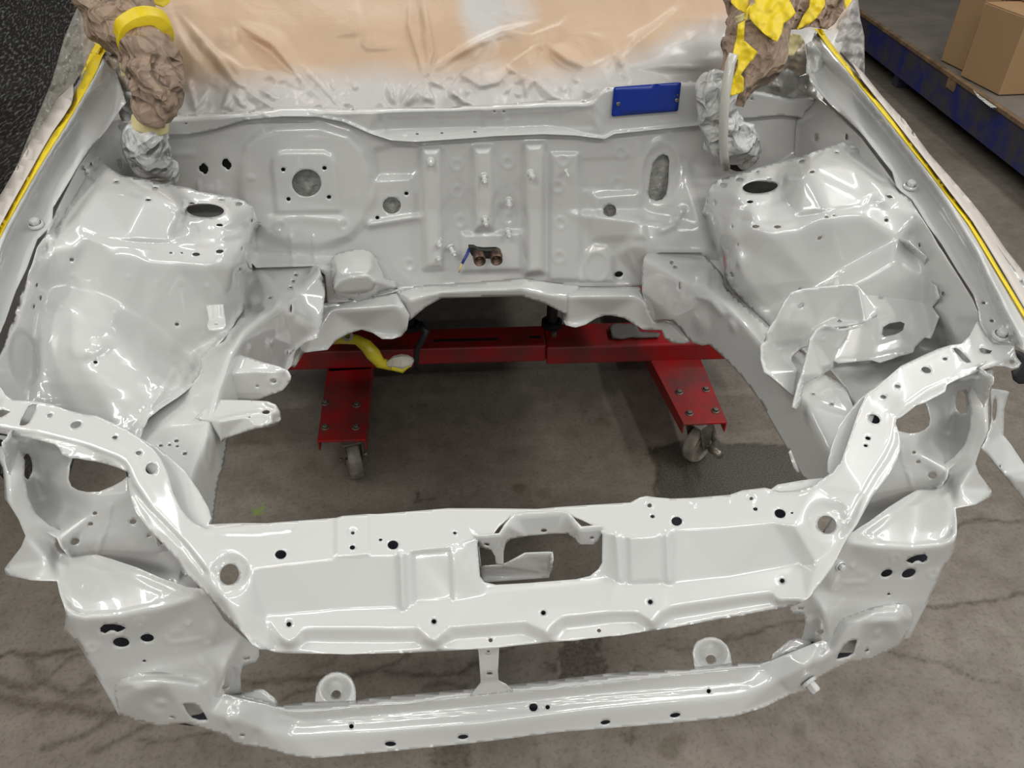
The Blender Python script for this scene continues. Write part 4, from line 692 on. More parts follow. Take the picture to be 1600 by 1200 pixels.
# ---- hidden bulk of the body that shades the floor
BARE = simple('bare_underside', (.05,.05,.05), .7)
m = MB(); m.box((0, 2.62, .78), (1.36, 2.1, .04)); m.box((-.62, 2.62, .70), (.12, 2.1, .16)); m.box((.62, 2.62, .70), (.12, 2.1, .16)); m.build('floor_pan', BARE, CAR, bev=.01)
for sgn in (1, -1):
    top = [at(p[0]-3, p[1]+3, 'Z', z)*np.array([sgn,1,1]) for p, z in zip([(1305,75),(1350,125),(1412,200),(1450,247),(1482,285),(1532,347),(1570,400),(1600,440)], (1.25,1.20,1.155,1.13,1.11,1.085,1.065,1.05))]
    low = [1.0,.92,.80,.86,.92,.93,.90,.80]
    V = [p-np.array([0,0,.012]) for p in top]+[np.array([p[0]+.02*sgn,p[1],zz]) for p, zz in zip(top, low)]
    V2 = [v-np.array([.003*sgn,0,0]) for v in V]; n = len(top)
    Fs = [(i,i+1,i+1+n,i+n) for i in range(n-1)]
    Fs += [tuple(j+2*n for j in f[::-1]) for f in Fs]+[(i+n,i+n+1,i+3*n+1,i+3*n) for i in range(n-1)]
    mesh_obj('fender_side', V+V2, Fs, PAINT, CAR)
LINER = simple('wheel_arch_liner', (.012,.012,.013), .6)
sheet('fender_liner', [(1583,545),(1592,548),(1600,552),(1640,580),(1640,640),(1605,600),(1592,600),(1584,594),(1581,580),(1592,576),(1595,567),(1588,556)], [L('Y',.90,[(1583,545),(1640,560)]),L('Y',.88,[(1581,590),(1640,640)])], LINER, CAR, step=8, sigma=0, mirror=True)

# ================================================================ floor
def fxy(px, py, z=0.0): return at(px, py, 'Z', z)[:2]
xs = np.r_[np.linspace(-9,-1.75,10), np.arange(-1.6,2.3,.008), np.linspace(2.5,12,12)]
ys = np.r_[np.linspace(-4,.3,6), np.arange(.38,2.45,.008), np.linspace(2.6,14,16)]
XX, YY = np.meshgrid(xs, ys); P2 = np.c_[XX.ravel(), YY.ravel()]
nx, ny = len(xs), len(ys)
I = (np.arange(ny-1)[:, None]*nx+np.arange(nx-1)[None, :]).ravel()
FF = np.c_[I, I+1, I+1+nx, I+nx]
me = bpy.data.meshes.new('floor'); me.vertices.add(len(P2)); me.vertices.foreach_set('co', np.c_[P2, np.zeros(len(P2))].ravel())
me.loops.add(len(FF)*4); me.loops.foreach_set('vertex_index', FF.ravel().astype(np.int32))
me.polygons.add(len(FF)); me.polygons.foreach_set('loop_start', np.arange(0, len(FF)*4, 4, dtype=np.int32)); me.update(calc_edges=True)
def wob(P, s, k): return np.c_[np.sin(P[:,1]*s+k)+.5*np.sin(P[:,0]*s*2.3+k*2), np.cos(P[:,0]*s+k*3)+.5*np.sin(P[:,1]*s*2.7+k)]
PW = P2+wob(P2, 37, 1)*.004+wob(P2, 120, 2)*.0022
crack = np.zeros(len(P2)); stain = np.zeros(len(P2)); patch = np.zeros(len(P2)); green = np.zeros(len(P2))
def line(arr, pts, w, v, P=PW):
    pp = np.array([fxy(*p[:2]) for p in pts]); d = seg_dist(P, pp); np.maximum(arr, v*np.exp(-(d/w)**2), out=arr)
for pts, w, v in ((Q(0,880,[(-60,592),(0,590),(60,572),(240,575),(400,555),(520,540),(800,500)]),.008,1),
    (Q(0,880,[(520,540),(600,560),(420,600),(330,680),(290,740)]),.006,.7), (Q(0,880,[(-40,745),(150,770),(260,745),(330,770),(420,835),(600,800)]),.012,.8),
    (Q(0,880,[(-40,835),(200,875),(300,905),(500,910),(740,945)]),.016,.85),(Q(0,880,[(190,600),(230,700),(265,745)]),.016,.6),(Q(0,880,[(440,835),(520,760),(610,710)]),.007,.7),
    (Q(0,880,[(740,945),(520,1060),(250,1180)]),.010,.8),(Q(0,880,[(920,1005),(800,1080),(700,1140),(560,1180)]),.008,.7),(Q(0,880,[(860,1115),(1100,1100),(1230,1095),(1330,1070)]),.006,.7),(Q(0,880,[(1230,1095),(1270,1120),(1300,1180)]),.005,.5),
    (Q(350,900,[(100,660),(170,665),(440,655),(560,640),(640,640)]),.008,.8),(Q(350,900,[(380,780),(480,720),(570,700)]),.007,.7),(Q(350,900,[(800,640),(980,590),(1060,540),(1160,480)]),.006,.9),(Q(350,900,[(560,580),(650,530),(700,500)]),.008,.5),
    (Q(350,900,[(980,590),(1150,605),(1330,632),(1460,600),(1590,540)]),.007,.9),(Q(350,900,[(1260,710),(1380,680),(1500,690)]),.010,.8),(Q(700,900,[(320,490),(400,455)]),.006,.8),
    (Q(1200,780,[(1140,200),(1190,160),(1260,140),(1380,125),(1600,145)]),.005,.9),(Q(1200,780,[(980,660),(1100,665),(1230,652),(1300,650),(1400,620),(1600,592)]),.006,.9),
    (Q(1200,780,[(740,945),(860,975),(1000,1020),(1160,1060),(1250,1095),(1440,1150)]),.005,.8),(Q(1000,900,[(520,412),(600,385),(740,350),(860,310),(1040,265)]),.005,.9),(Q(1000,900,[(100,435),(200,440),(330,450)]),.004,.5),
    (Q(300,750,[(1400,75),(1405,130),(1515,120)]),.004,.9),(Q(1200,50,[(1080,885),(1150,880),(1600,868)]),.010,.8),(Q(700,900,[(550,1020),(556,1200)]),.004,.5),
    ([(1018,706),(1060,690),(1180,695),(1245,694)],.007,.8),([(1018,700),(1027,740),(1026,770),(1035,790)],.006,1),([(1016,712),(1030,700)],.01,.8)):
    line(crack, pts, w, v)
def blob(arr, cx, cy, r, v, P=PW, k=1.0):
    c = fxy(cx, cy); d = np.hypot(*((P-c).T)); np.maximum(arr, v*sstep((r-d)/(r*k)), out=arr)
for cx, cy, r, v in ((1045,1172,.030,.5),(1060,1156,.018,.4),(810,761,.022,.5),(852,772,.026,.35),(1245,1138,.022,.4),(1274,1112,.016,.4),(1440,205,.05,.5),(950,660,.016,.4),(915,645,.012,.4)):
    blob(stain, cx, cy, r, v, k=.25)
for cx, cy, r1 in ((732,766,.024),(886,1185,.02),(942,658,.016)):
    c = fxy(cx, cy); d = np.hypot(*((PW-c).T)); np.maximum(stain, .35*np.exp(-((d-r1)/.004)**2), out=stain)
for cx, cy in ((727,711),(500,910+0),(1475,1000),(1360,1065),(1285,1035),(1235,1062),(811,1180),(1587,955),(572,725),(925,715)): blob(crack, cx, cy, .008, .8)
rp = np.array([fxy(*p) for p in [(872,1000),(932,996),(943,1040),(952,1056),(905,1060),(868,1064),(878,1035)]]); PZ = P2+wob(P2,90,3)*.008+wob(P2,260,5)*.004
rust = np.where(in_poly(PZ, rp), 1.0, .0)
for cx, cy, r in ((860,1040,.018),(990,1043,.014),(955,1060,.012),(700,1190,.05),(985,1150,.02),(720,1175,.04)): blob(rust, cx, cy, r, .8, PZ, .5)
tp_ = np.array([fxy(*p) for p in [(1020,703),(1060,691),(1180,695),(1400,690),(1400,790),(1035,790),(1027,760),(1028,735)]])
patch = in_poly(PW, tp_).astype(float)
blob(green, 405, 795, .022, 1, PZ, .5)
for n_, a_ in (('crack',crack),('stain',stain),('rust',rust),('patch',patch),('green',green)):
    at_ = me.attributes.new(n_, 'FLOAT', 'POINT'); at_.data.foreach_set('value', a_.astype(np.float32))
mf, nt, b = new_mat('stained_concrete')
n1 = noise(nt, 1.6, 6, .6); n2 = noise(nt, 14, 8, .65); n3 = noise(nt, 90, 5, .7); n4 = noise(nt, 230, 2, .5)
def mixc(a, bcol, fac, mode='MIX'):
    mx = nt.nodes.new('ShaderNodeMix'); mx.data_type = 'RGBA'; mx.blend_type = mode
    nt.links.new(a, mx.inputs['A'])
    if isinstance(bcol, tuple): mx.inputs['B'].default_value = (*bcol, 1)
    else: nt.links.new(bcol, mx.inputs['B'])
    if isinstance(fac, float): mx.inputs['Factor'].default_value = fac
    else: nt.links.new(fac, mx.inputs['Factor'])
    return mx.outputs['Result']
r1 = ramp(nt, n1.outputs[0], [(.30, (.160,.137,.112)), (.62, (.232,.205,.172))])
r2 = ramp(nt, n2.outputs[0], [(.32, (.50,.46,.42)), (.60, (1.0,1.0,1.0))])
c = mixc(r1.outputs[0], r2.outputs[0], .55, 'MULTIPLY')
r3 = ramp(nt, n3.outputs[0], [(.36, (.35,.31,.27)), (.50, (1,1,1))]); c = mixc(c, r3.outputs[0], .40, 'MULTIPLY')
def att(n): 
    a = nt.nodes.new('ShaderNodeAttribute'); a.attribute_name = n; return a.outputs['Fac']
def mul(a, b):
    x = nt.nodes.new('ShaderNodeMath'); x.operation = 'MULTIPLY'; nt.links.new(a, x.inputs[0])
    if isinstance(b, float): x.inputs[1].default_value = b
    else: nt.links.new(b, x.inputs[1])
    return x.outputs[0]
c = mixc(c, (.075,.058,.035), att('stain'))
pr = ramp(nt, n4.outputs[0], [(.35, (.035,.03,.022)), (.65, (.11,.10,.085))]); c = mixc(c, pr.outputs[0], att('patch'))
rr = ramp(nt, n3.outputs[0], [(.35, (.03,.022,.014)), (.7, (.12,.10,.08))]); c = mixc(c, rr.outputs[0], mul(att('rust'), .85))
cr = ramp(nt, n3.outputs[0], [(.3, (1,1,1)), (.75, (.45,.45,.45))]); c = mixc(c, (.040,.026,.015), mul(att('crack'), cr.outputs[0]))
c = mixc(c, (.20,.30,.03), mul(att('green'), .8))
nt.links.new(c, b.inputs['Base Color'])
rg = ramp(nt, n2.outputs[0], [(.3, (.60,.60,.60)), (.7, (.36,.36,.36))]); nt.links.new(rg.outputs[0], b.inputs['Roughness'])
bump(nt, b, n3.outputs[0], .25, .004)
me.materials.append(mf); fl = bpy.data.objects.new('floor', me); COL.objects.link(fl); fl['kind'] = 'structure'

# walls of the workshop
WALL = simple('dark_booth_wall', (.02,.02,.018), .6)
for nm, V in (('wall_left', [(-2.6,-4,0),(-2.6,14,0),(-2.6,14,4),(-2.6,-4,4)]), ('wall_rear', [(-9,9.6,0),(12,9.6,0),(12,9.6,4),(-9,9.6,4)])):
    V = np.array(V, float); n = np.array([-.1,0,0]) if nm == 'wall_left' else np.array([0,.1,0])
    mm = MB(); mm.prism([tuple(v) for v in V], n); mm.build(nm, WALL)['kind'] = 'structure'

# ================================================================ red dolly under the car
DOL = thing('red_steel_dolly', 'red steel wheeled dolly with wide crossbar and swivelling casters under the car', 'dolly', (.13, 1.95, 0))
a1 = math.atan2(1.955-2.03, 1.35); RZ = np.array([[math.cos(a1),-math.sin(a1),0],[math.sin(a1),math.cos(a1),0],[0,0,1]])
def barbox(x0, x1, yo, hy, z0, z1):
    yc = lambda x: 2.006-.0556*(x+.185)
    xc = (x0+x1)/2; return box_v((xc, yc(xc)+yo+hy/2, (z0+z1)/2), (x1-x0, hy, z1-z0), RZ)
m = MB(); m.add(barbox(-.80, -.19, -.006, .125, .172, .243), BOXF); m.build('crossbar_sleeve', RED, DOL, bev=.006)
m = MB(); m.add(barbox(-.20, .232, 0, .115, .176, .240), BOXF); xb = m.build('crossbar', RED, DOL, bev=.006)
m = MB(); m.add(barbox(.232, .98, -.010, .135, .170, .238), BOXF); m.build('crossbar_sleeve', RED, DOL, bev=.006)
m = MB(); m.add(barbox(-.13, .08, .035, .014, .2385, .2408), BOXF); m.build('slot', BLACKR, xb)
m = MB(); m.add(barbox(.18, .215, .040, .014, .2385, .2408), BOXF); m.build('slot', BLACKR, xb)
NUT = simple('dusty_bolt_steel', (.20,.185,.15), .5, metal=.7)
for q, bolts in ((((-.473,1.672),(-.335,1.664),(-.331,2.02),(-.473,2.02)), ((508,630),(557,633),(508,668),(556,668))), (((.586,1.638),(.717,1.632),(.735,2.0),(.565,2.0)), ((1061,613),(1103,609),(1077,646),(1118,642)))):
    m = MB(); P = [np.array([x, y, .175]) for x, y in q]; m.prism(P, (0,0,-.008)); n_ = len(P)
    for a_, b_ in ((0,3),(1,2)):
        m.prism([P[a_]-[0,0,.008], P[b_]-[0,0,.008], P[b_]-[0,0,.050], P[a_]-[0,0,.038]], ((.005 if a_ == 0 else -.005),0,0))
    lg = m.build('leg', RED, DOL, bev=.002)
    for bp in bolts:
        bolt(at(bp[0], bp[1], 'Z', .175), (0,0,1), .0085, lg, 'bolt', NUT, h=.007)
def caster(c, heading, lean=0):
    """c: middle of the wheel on the floor; heading: rolling direction"""
    R = .066; hx = np.array([math.cos(heading), math.sin(heading), 0]); ax = np.array([-hx[1], hx[0], 0]); o = np.array([c[0], c[1], R])
    w = .019; m = MB(); m.lathe(o-ax*w, ax, [(.0001,.004),(.030,.004),(.032,.008),(R*.80,.006),(R*.9,.0),(R-.003,.002),(R,.008),(R,2*w-.008),(R-.003,2*w-.002),(R*.9,2*w),(R*.80,2*w-.006),(.032,2*w-.008),(.030,2*w-.004),(.0001,2*w-.004)], 40)
    wh = m.build('wheel', TYRE, DOL, smooth=True); bevel(wh, .001)
    m = MB(); back = -hx*.035
    for s in (-1, 1):
        a = o+ax*(w+.006)*s; t = o+back*1.0+np.array([0,0,.095-.002])+ax*(w+.006)*s; t[2] = .162
        pf = [a+hx*.016+[0,0,-.012], a-hx*.014+[0,0,-.012], t-hx*.022, t+hx*.045]
        m.prism(pf, ax*.003*s)
    m.prism([o+ax*(w+.009)+hx*.012+[0,0,.096], o+ax*(w+.009)-hx*.058+[0,0,.096], o-ax*(w+.009)-hx*.058+[0,0,.096], o-ax*(w+.009)+hx*.012+[0,0,.096]], (0,0,.006))
    fk = m.build('caster_fork', STEEL, DOL, bev=.001)
    m = MB(); m.lathe(o-ax*(w+.022), ax, [(.0001,0),(.0075,0),(.0075,.008),(.004,.009),(.004,2*w+.036),(.0075,2*w+.037),(.0075,2*w+.044),(.0001,2*w+.044)], 10); m.build('axle_bolt', STEEL, fk)
    return hx, ax, o
caster((-.387, 1.712), math.radians(-76)+math.pi)
hx, ax, o = caster((.662, 1.672), math.radians(-143)+math.pi)
m = MB(); m.tube([o+hx*.05+[0,0,.02], o+hx*.02-ax*.045+[0,0,.012], o-ax*.06-hx*.03+[0,0,.03], o-ax*.10-hx*.05+[0,0,.045]], [.010,.012,.013,.012], 10); m.build('brake_pedal', STEEL, DOL, smooth=True)
for x in (-.40, .65):
    m = MB(); m.box((x, 3.1, .15), (.14, 2.2, .05)); m.build('leg', RED, DOL, bev=.003)
    caster((x, 3.9), 1.4)
for px_, py_ in ((640,512),(862,508)):
    p = at(px_, py_, 'Z', .243); m = MB(); m.lathe((p[0], p[1], .238), (0,0,1), [(.0001,0),(.030,0),(.034,.004),(.034,.022),(.026,.024),(.022,.010),(.018,.010),(.018,.505),(.036,.51),(.036,.520),(.0001,.520)], 24); m.build('support_post', BLACKR, DOL, smooth=False)
p = at(865, 522, 'Z', .243); m = MB(); m.lathe((p[0],p[1],.236), (0,0,1), [(.0001,0),(.010,0),(.010,.012),(.006,.014),(.0001,.014)], 8); m.build('clamp_bolt', STEEL, DOL)
sheet('spray_dust_rag', Q(840,460,[(600,270),(640,240),(820,250),(850,310),(1020,320),(1010,345),(840,350),(780,345),(700,360),(620,350)],5.333), [L('Z',.252,[(950,505),(1035,525)]),L('Z',.252,[(950,530),(1035,540)])], simple('grey_residue',(.16,.15,.14),.8), DOL, step=4, sigma=0, thick=.008).name = 'scale_strip'

# ================================================================ yellow taped hose and black strap under the firewall
YH = simple('yellow_hose_wrap', (.58,.48,.015), .35, coat=.4, bumps=(60,.6,.004)); CLEARW = simple('clear_wrap', (.52,.50,.42), .25, coat=.4, bumps=(70,.7,.004))
HS = thing('taped_hose_end', 'hose end wrapped in yellow tape hanging below the firewall in front of the dolly crossbar', 'hose', tuple(at(600, 565, 'Y', 1.62)))
m = MB(); hp = [at(*p) for p in ((515,530,'Y',1.66),(535,529,'Y',1.64),(558,531,'Y',1.62),(572,540,'Y',1.61),(583,553,'Y',1.60),(594,567,'Y',1.60),(610,571,'Y',1.60),(622,572,'Y',1.60))]
m.tube(hp, [.014,.014,.013,.017,.019,.015,.013,.014], 12); m.build('yellow_tape_wrap', YH, HS, smooth=True)
m = MB(); m.tube([at(*p) for p in ((606,569,'Y',1.59),(616,566,'Y',1.59),(628,566,'Y',1.59),(640,564,'Y',1.59),(645,561,'Y',1.59))], [.008,.016,.021,.016,.006], 9); m.build('clear_plastic_end', CLEARW, HS)
m = MB(); m.tube([at(*p) for p in ((612,575,'Y',1.58),(628,577,'Y',1.58),(640,570,'Y',1.58)) ], [.006,.010,.005], 8); m.build('tape_flap', YH, HS)
m = MB(); m.lathe(at(543,524,'Y',1.62), (0.2,-1,.2), [(.006,0),(.014,0),(.014,.006),(.006,.006)], 16); m.build('hose_fitting', STEEL, HS)
m = MB(); m.tube([at(*p) for p in ((655,505,'Y',1.72),(666,518,'Y',1.70),(660,530,'Y',1.70),(652,545,'Y',1.70),(650,560,'Y',1.70),(651,577,'Y',1.70))], [.010,.011,.010,.008,.009,.006], 10)
o = m.build('black_hose', BLACKR, None, smooth=True); tag(o, 'thin black rubber hose hanging over the red crossbar beside the yellow taped hose', 'hose')

# ================================================================ masking of the windscreen
def spray_mat(name, under, over, rough=.35, sc=5):
    m, nt, b = new_mat(name)
    a = nt.nodes.new('ShaderNodeAttribute'); a.attribute_name = 'spray'
    n = noise(nt, sc, 5, .6); mth = nt.nodes.new('ShaderNodeMath'); mth.operation = 'MULTIPLY_ADD'; mth.inputs[1].default_value = .7
    sb = nt.nodes.new('ShaderNodeMath'); sb.operation = 'SUBTRACT'; sb.inputs[1].default_value = .35
    nt.links.new(n.outputs[0], mth.inputs[0]); nt.links.new(a.outputs['Fac'], sb.inputs[0]); nt.links.new(sb.outputs[0], mth.inputs[2])
    r = ramp(nt, mth.outputs[0], [(.25, under), (.75, over)]); nt.links.new(r.outputs[0], b.inputs['Base Color'])
    b.inputs['Roughness'].default_value = rough; b.inputs['Coat Weight'].default_value = .12; b.inputs['Coat Roughness'].default_value = .2
    n2 = noise(nt, 14, 3, .5, dist=1.6); bump(nt, b, n2.outputs[0], .30, .008); rr2 = ramp(nt, mth.outputs[0], [(.3, (.55,)*3), (.9, (.30,)*3)]); nt.links.new(rr2.outputs[0], b.inputs['Roughness'])
    return m
def set_spray(o, fn):
    k = len(o.data.vertices); co = np.zeros(k*3); o.data.vertices.foreach_get('co', co); co = co.reshape(-1, 3)+base_of(o)
    q = co-CAM; c_ = np.c_[q@RIGHT, q@DOWN, q@FWD]; px = np.c_[800+F*c_[:, 0]/c_[:, 2], 600+F*c_[:, 1]/c_[:, 2]]
    a = o.data.attributes.new('spray', 'FLOAT', 'POINT'); a.data.foreach_set('value', fn(px).astype(np.float32))
KRAFT = (.60,.43,.295); SILV = (.60,.585,.56)
MASKM = spray_mat('oversprayed_masking_paper', KRAFT, SILV)
ws_out = [(120,-60),(1345,-60),(1320,60),(1290,158),(1232,158),(1170,146),(1105,138),(1062,133),(958,143),(940,152),(925,163),(850,168),(700,175),(600,176),(440,175),(300,187),(200,198),(150,200),(130,100)]
folds = []
def fold(pts, w, h): folds.append(crease_(pts, w*(4.2 if len(folds) % 3 else 1.3), w*(1.2 if len(folds) % 3 else 4.2), h*1.3))
Z1 = lambda pts: Q(250,0,pts,3.2)
Z2 = lambda pts: Q(700,0,pts,3.2)
for pts, w, h in ((Z1([(60,40),(180,230),(350,420)]),11,-.020),(Z1([(90,60),(250,240),(400,430)]),6,.014),(Z1([(370,130),(380,230)]),8,.012),(Z1([(390,120),(560,220),(700,390)]),6,.020),(Z1([(400,170),(560,260),(690,400)]),7,-.016),(Z1([(700,320),(800,420),(900,520)]),4,.012),(Z1([(690,350),(780,440),(870,525)]),5,-.010),
  (Z1([(400,340),(600,360),(700,390),(830,500)]),5,.012),(Z1([(240,240),(420,350)]),7,.012),(Z1([(1245,0),(1245,130),(1300,300),(1320,400)]),5,.016),(Z1([(1325,0),(1345,150),(1365,260),(1330,380)]),4,.018),(Z1([(1285,0),(1300,200),(1330,340)]),8,-.014),
  (Z1([(1320,410),(1250,480),(1220,530)]),3.5,.014),(Z1([(1140,400),(1180,530)]),3,.012),(Z1([(1255,400),(1200,520)]),3,.010),(Z1([(1330,410),(1290,520)]),3,.010),(Z1([(1330,410),(1380,530)]),3,.010),(Z1([(1345,350),(1450,290),(1600,210)]),7,.018),(Z1([(1350,390),(1480,330),(1580,290)]),7,-.014),(Z1([(1450,430),(1540,350),(1600,320)]),4,.012),(Z1([(1450,455),(1600,540)]),3,.010),(Z1([(1340,350),(1360,410),(1450,450)]),4,.012),
  (Z1([(160,430),(180,560)]),3.5,.012),(Z1([(240,450),(180,560)]),3,.012),(Z1([(350,440),(310,550)]),3,.010),(Z1([(420,440),(560,530)]),3,.012),(Z1([(500,440),(600,500)]),3,.010),(Z1([(360,400),(430,440)]),4,.010),(Z1([(90,440),(60,560)]),3,.010),(Z1([(980,0),(1000,150),(880,180)]),9,.010),(Z1([(1000,210),(1040,240),(1240,240)]),6,.008),
  (Z2([(0,280),(120,220),(270,155),(460,110)]),7,.018),(Z2([(20,310),(160,240),(290,190)]),7,-.014),(Z2([(230,270),(240,190)]),5,.010),(Z2([(270,155),(420,180),(560,130),(590,90)]),6,.012),(Z2([(300,330),(400,260),(470,210)]),5,.014),(Z2([(470,210),(600,300),(700,340)]),5,.014),(Z2([(450,240),(580,330),(680,370)]),7,-.012),(Z2([(300,330),(340,370),(440,400)]),4,.016),(Z2([(60,370),(160,430),(250,410),(310,340)]),5,.016),(Z2([(440,400),(520,470),(570,500)]),4,.018),(Z2([(430,400),(400,440),(390,490)]),3,.010),(Z2([(370,380),(300,360)]),3,-.014),
  (Z2([(830,260),(870,300),(880,340)]),3.5,.016),(Z2([(870,300),(940,220),(1060,130),(1160,40)]),8,.018),(Z2([(860,300),(800,200),(700,170)]),8,.010),(Z2([(880,320),(900,380),(890,410)]),3,.008),(Z2([(860,310),(840,370),(900,400)]),4,-.006),(Z2([(1200,200),(1300,140),(1330,60)]),10,.014),(Z2([(1150,0),(1000,120),(880,180)]),9,-.012),(Z2([(700,340),(830,280)]),4,.010),(Z2([(900,340),(1100,330),(1280,340)]),8,.010),(Z2([(0,450),(120,520)]),3,.012),(Z2([(0,480),(60,430)]),3,.010),(Z2([(1390,150),(1400,300)]),7,.012)):
    fold(pts, w, h*.75)
for i in range(120):
    x = RNG.uniform(230, 1000); y = RNG.uniform(118, 172); a = RNG.uniform(.3, 2.8); l = RNG.uniform(8, 26)
    folds.append(crease_([(x, y), (x+l*math.cos(a), y+l*math.sin(a)*.9)], RNG.uniform(3, 16), RNG.uniform(3, 9), RNG.uniform(-.008, .010)))
bulge = [disc(1090,90,95,46,.04,1), disc(560,40,200,60,.02,1), disc(320,90,90,60,.02,1)]
ws = sheet('windscreen_masking_sheet', ws_out, [L('Y',1.552,[(150,200),(300,187),(440,175),(700,175),(850,168),(925,163),(958,143),(1062,133),(1170,146),(1290,158)]),L('Y',1.60,[(150,120),(440,120),(800,115),(1100,90),(1300,110)]),L('Y',1.72,[(130,20),(500,30),(900,30),(1330,20)]),L('Y',1.86,[(120,-60),(700,-60),(1345,-60)])], MASKM, None, step=3.6, sigma=10, feats=folds+bulge+[crumple(5, 90, .006, 3)], thick=.001)
def ws_spray(p):
    x, y = p[:, 0], p[:, 1]
    base = np.interp(x, [150,300,500,600,680,720,760,820,870,920,960,1000,1060,1100,1200,1300], [120,128,122,112,112,118,122,122,118,112,98,80,52,40,30,40])
    s = np.clip(.5+(y-base)/80, .0, 1)
    s += .85*np.exp(-((x-745-.1*y)/34)**2-(np.maximum(y, 0)/75)**2)+.55*np.exp(-((x-805)/55)**2-(np.maximum(y-10, 0)/45)**2)+.4*np.exp(-((x-640)/40)**2-((y-15)/30)**2)
    return np.clip(s, -.2, 1.1)
set_spray(ws, ws_spray)
tag(ws, 'brown masking paper over the windscreen, silvery with overspray along its lower edge', 'masking sheet')

# ---- wrapped wiring looms
def wrap(name, pts, rad, mat, parent, n=44, m_=26, amp=.16, seed=1, flat=False, twist=0):
    r = np.random.RandomState(seed); P = [at(*p) for p in pts]; n = 44; m_ = m_*3+6
    t = np.linspace(0, len(P)-1, m_); Pi = np.c_[[np.interp(t, range(len(P)), [q[k] for q in P]) for k in range(3)]].T; ri = np.interp(t, range(len(P)), rad)
    for _ in range(2): Pi[1:-1] = (Pi[:-2]+Pi[1:-1]*2+Pi[2:])/4
    L_ = np.r_[0, np.cumsum(np.linalg.norm(np.diff(Pi, axis=0), axis=1))]
    W = [(r.uniform(0, math.pi), r.uniform(.035, .08), r.uniform(0, 6), r.randint(1, 3)) for _ in range(4)]
    V = []; nrm = None
    for i in range(m_):
        d = Pi[min(i+1, m_-1)]-Pi[max(i-1, 0)]; d /= np.linalg.norm(d)+1e-9
        if nrm is None: nrm = np.cross(d, [0,0,1.]) if abs(d[2]) < .9 else np.cross(d, [1.,0,0])
        nrm = nrm-d*(nrm@d); nrm /= np.linalg.norm(nrm); b = np.cross(d, nrm)
        for j in range(n):
            a = 2*math.pi*j/n; h = 0
            for (w_, wl, ph, kk) in W:
                tt = (kk*a/(2*math.pi)*2)+L_[i]/wl*math.cos(w_)+ph+.3*math.sin(2*a+ph+L_[i]*40)
                h += (abs((tt % 1)-.5)*4-1)*(.4+wl*14)
            q = 1+amp*.42*h+amp*.5*math.sin(2*a+L_[i]*18+seed)
            V.append(Pi[i]+ri[i]*max(.55, q)*(math.cos(a)*nrm+math.sin(a)*b))
    Fs = [(i*n+j, i*n+(j+1) % n, (i+1)*n+(j+1) % n, (i+1)*n+j) for i in range(m_-1) for j in range(n)]
    Fs += [tuple(range(n))[::-1], tuple(range((m_-1)*n, m_*n))]
    o = mesh_obj(name, V, Fs, mat, parent, smooth=True); weld_normals(o); return o
BROWN = creased('kraft_paper', (.36,.255,.185), .6, .1, (24, 62), 1.0, .030); PALE = creased('sprayed_paper', (.60,.61,.60), .4, .3, (26, 64), 1.0, .024)
PYEL = simple('sprayed_yellow_tape', (.66,.58,.30), .5, bumps=(30,.4,.005)); GREYP = creased('translucent_grey_wrap', (.42,.41,.37), .3, .4, (20,50), .9, .010, (12,(.40,.30,.20)))
LH = thing('wrapped_wiring_loom', 'wiring loom wrapped in crumpled brown paper with a yellow tape band, left in the photo', 'wiring loom', tuple(at(246,262,'Y',1.46)))
wrap('paper_wrap', [(160,-60,'Y',1.570),(175,-10,'Y',1.550),(184,22,'Y',1.510),(203,48,'Y',1.470),(228,75,'Y',1.420),(238,100,'Y',1.390),(246,125,'Y',1.370),(245,150,'Y',1.360),(240,170,'Y',1.355),(240,187,'Y',1.355)], [.058,.056,.053,.050,.040,.046,.047,.045,.038,.026], BROWN, LH, n=15, m_=30, seed=3, amp=.19)
wrap('tape_band', [(222,48,'Y',1.432),(230,62,'Y',1.418)], [.050,.048], YELLOW, LH, n=16, m_=4, amp=.06, seed=5)
wrap('tape_band', [(235,184,'Y',1.38),(234,199,'Y',1.38)], [.027,.031], PYEL, LH, n=14, m_=4, amp=.06, seed=6)
wrap('sprayed_wrap', [(234,195,'Y',1.385),(230,210,'Y',1.38),(228,228,'Y',1.385),(231,245,'Y',1.40),(240,260,'Y',1.43),(248,272,'Y',1.46)], [.028,.038,.039,.037,.035,.030], PALE, LH, n=14, m_=14, seed=8, amp=.10)
wrap('sprayed_wrap', [(243,266,'Y',1.43),(255,270,'Y',1.44),(266,276,'Y',1.455)], [.024,.030,.020], PALE, LH, n=12, m_=6, seed=9, amp=.12)
RH = thing('wrapped_wiring_loom', 'thick wiring loom bundle in paper under bright yellow tape strips, right of the blue plate', 'wiring loom', tuple(at(1158,240,'Y',1.46)))
wrap('sprayed_wrap', [(1128,120,'Y',1.395),(1120,140,'Y',1.385),(1118,165,'Y',1.385),(1125,195,'Y',1.390),(1138,215,'Y',1.395),(1158,228,'Y',1.43),(1168,240,'Y',1.49)], [.030,.042,.034,.034,.040,.034,.026], PALE, RH, n=14, m_=20, seed=12, amp=.14)
wrap('sprayed_wrap', [(1150,215,'Y',1.410),(1165,222,'Y',1.410),(1172,235,'Y',1.415)], [.025,.032,.020], PALE, RH, n=12, m_=8, seed=13, amp=.14)
wrap('paper_wrap', [(1185,-30,'Y',1.555),(1185,20,'Y',1.515),(1184,50,'Y',1.465),(1178,80,'Y',1.435),(1165,105,'Y',1.415),(1148,130,'Y',1.405),(1138,160,'Y',1.400)], [.06,.058,.056,.060,.052,.040,.024], BROWN, RH, n=16, m_=26, seed=14, amp=.17)
c5 = lambda pts: Q(1060,0,pts,5.333)
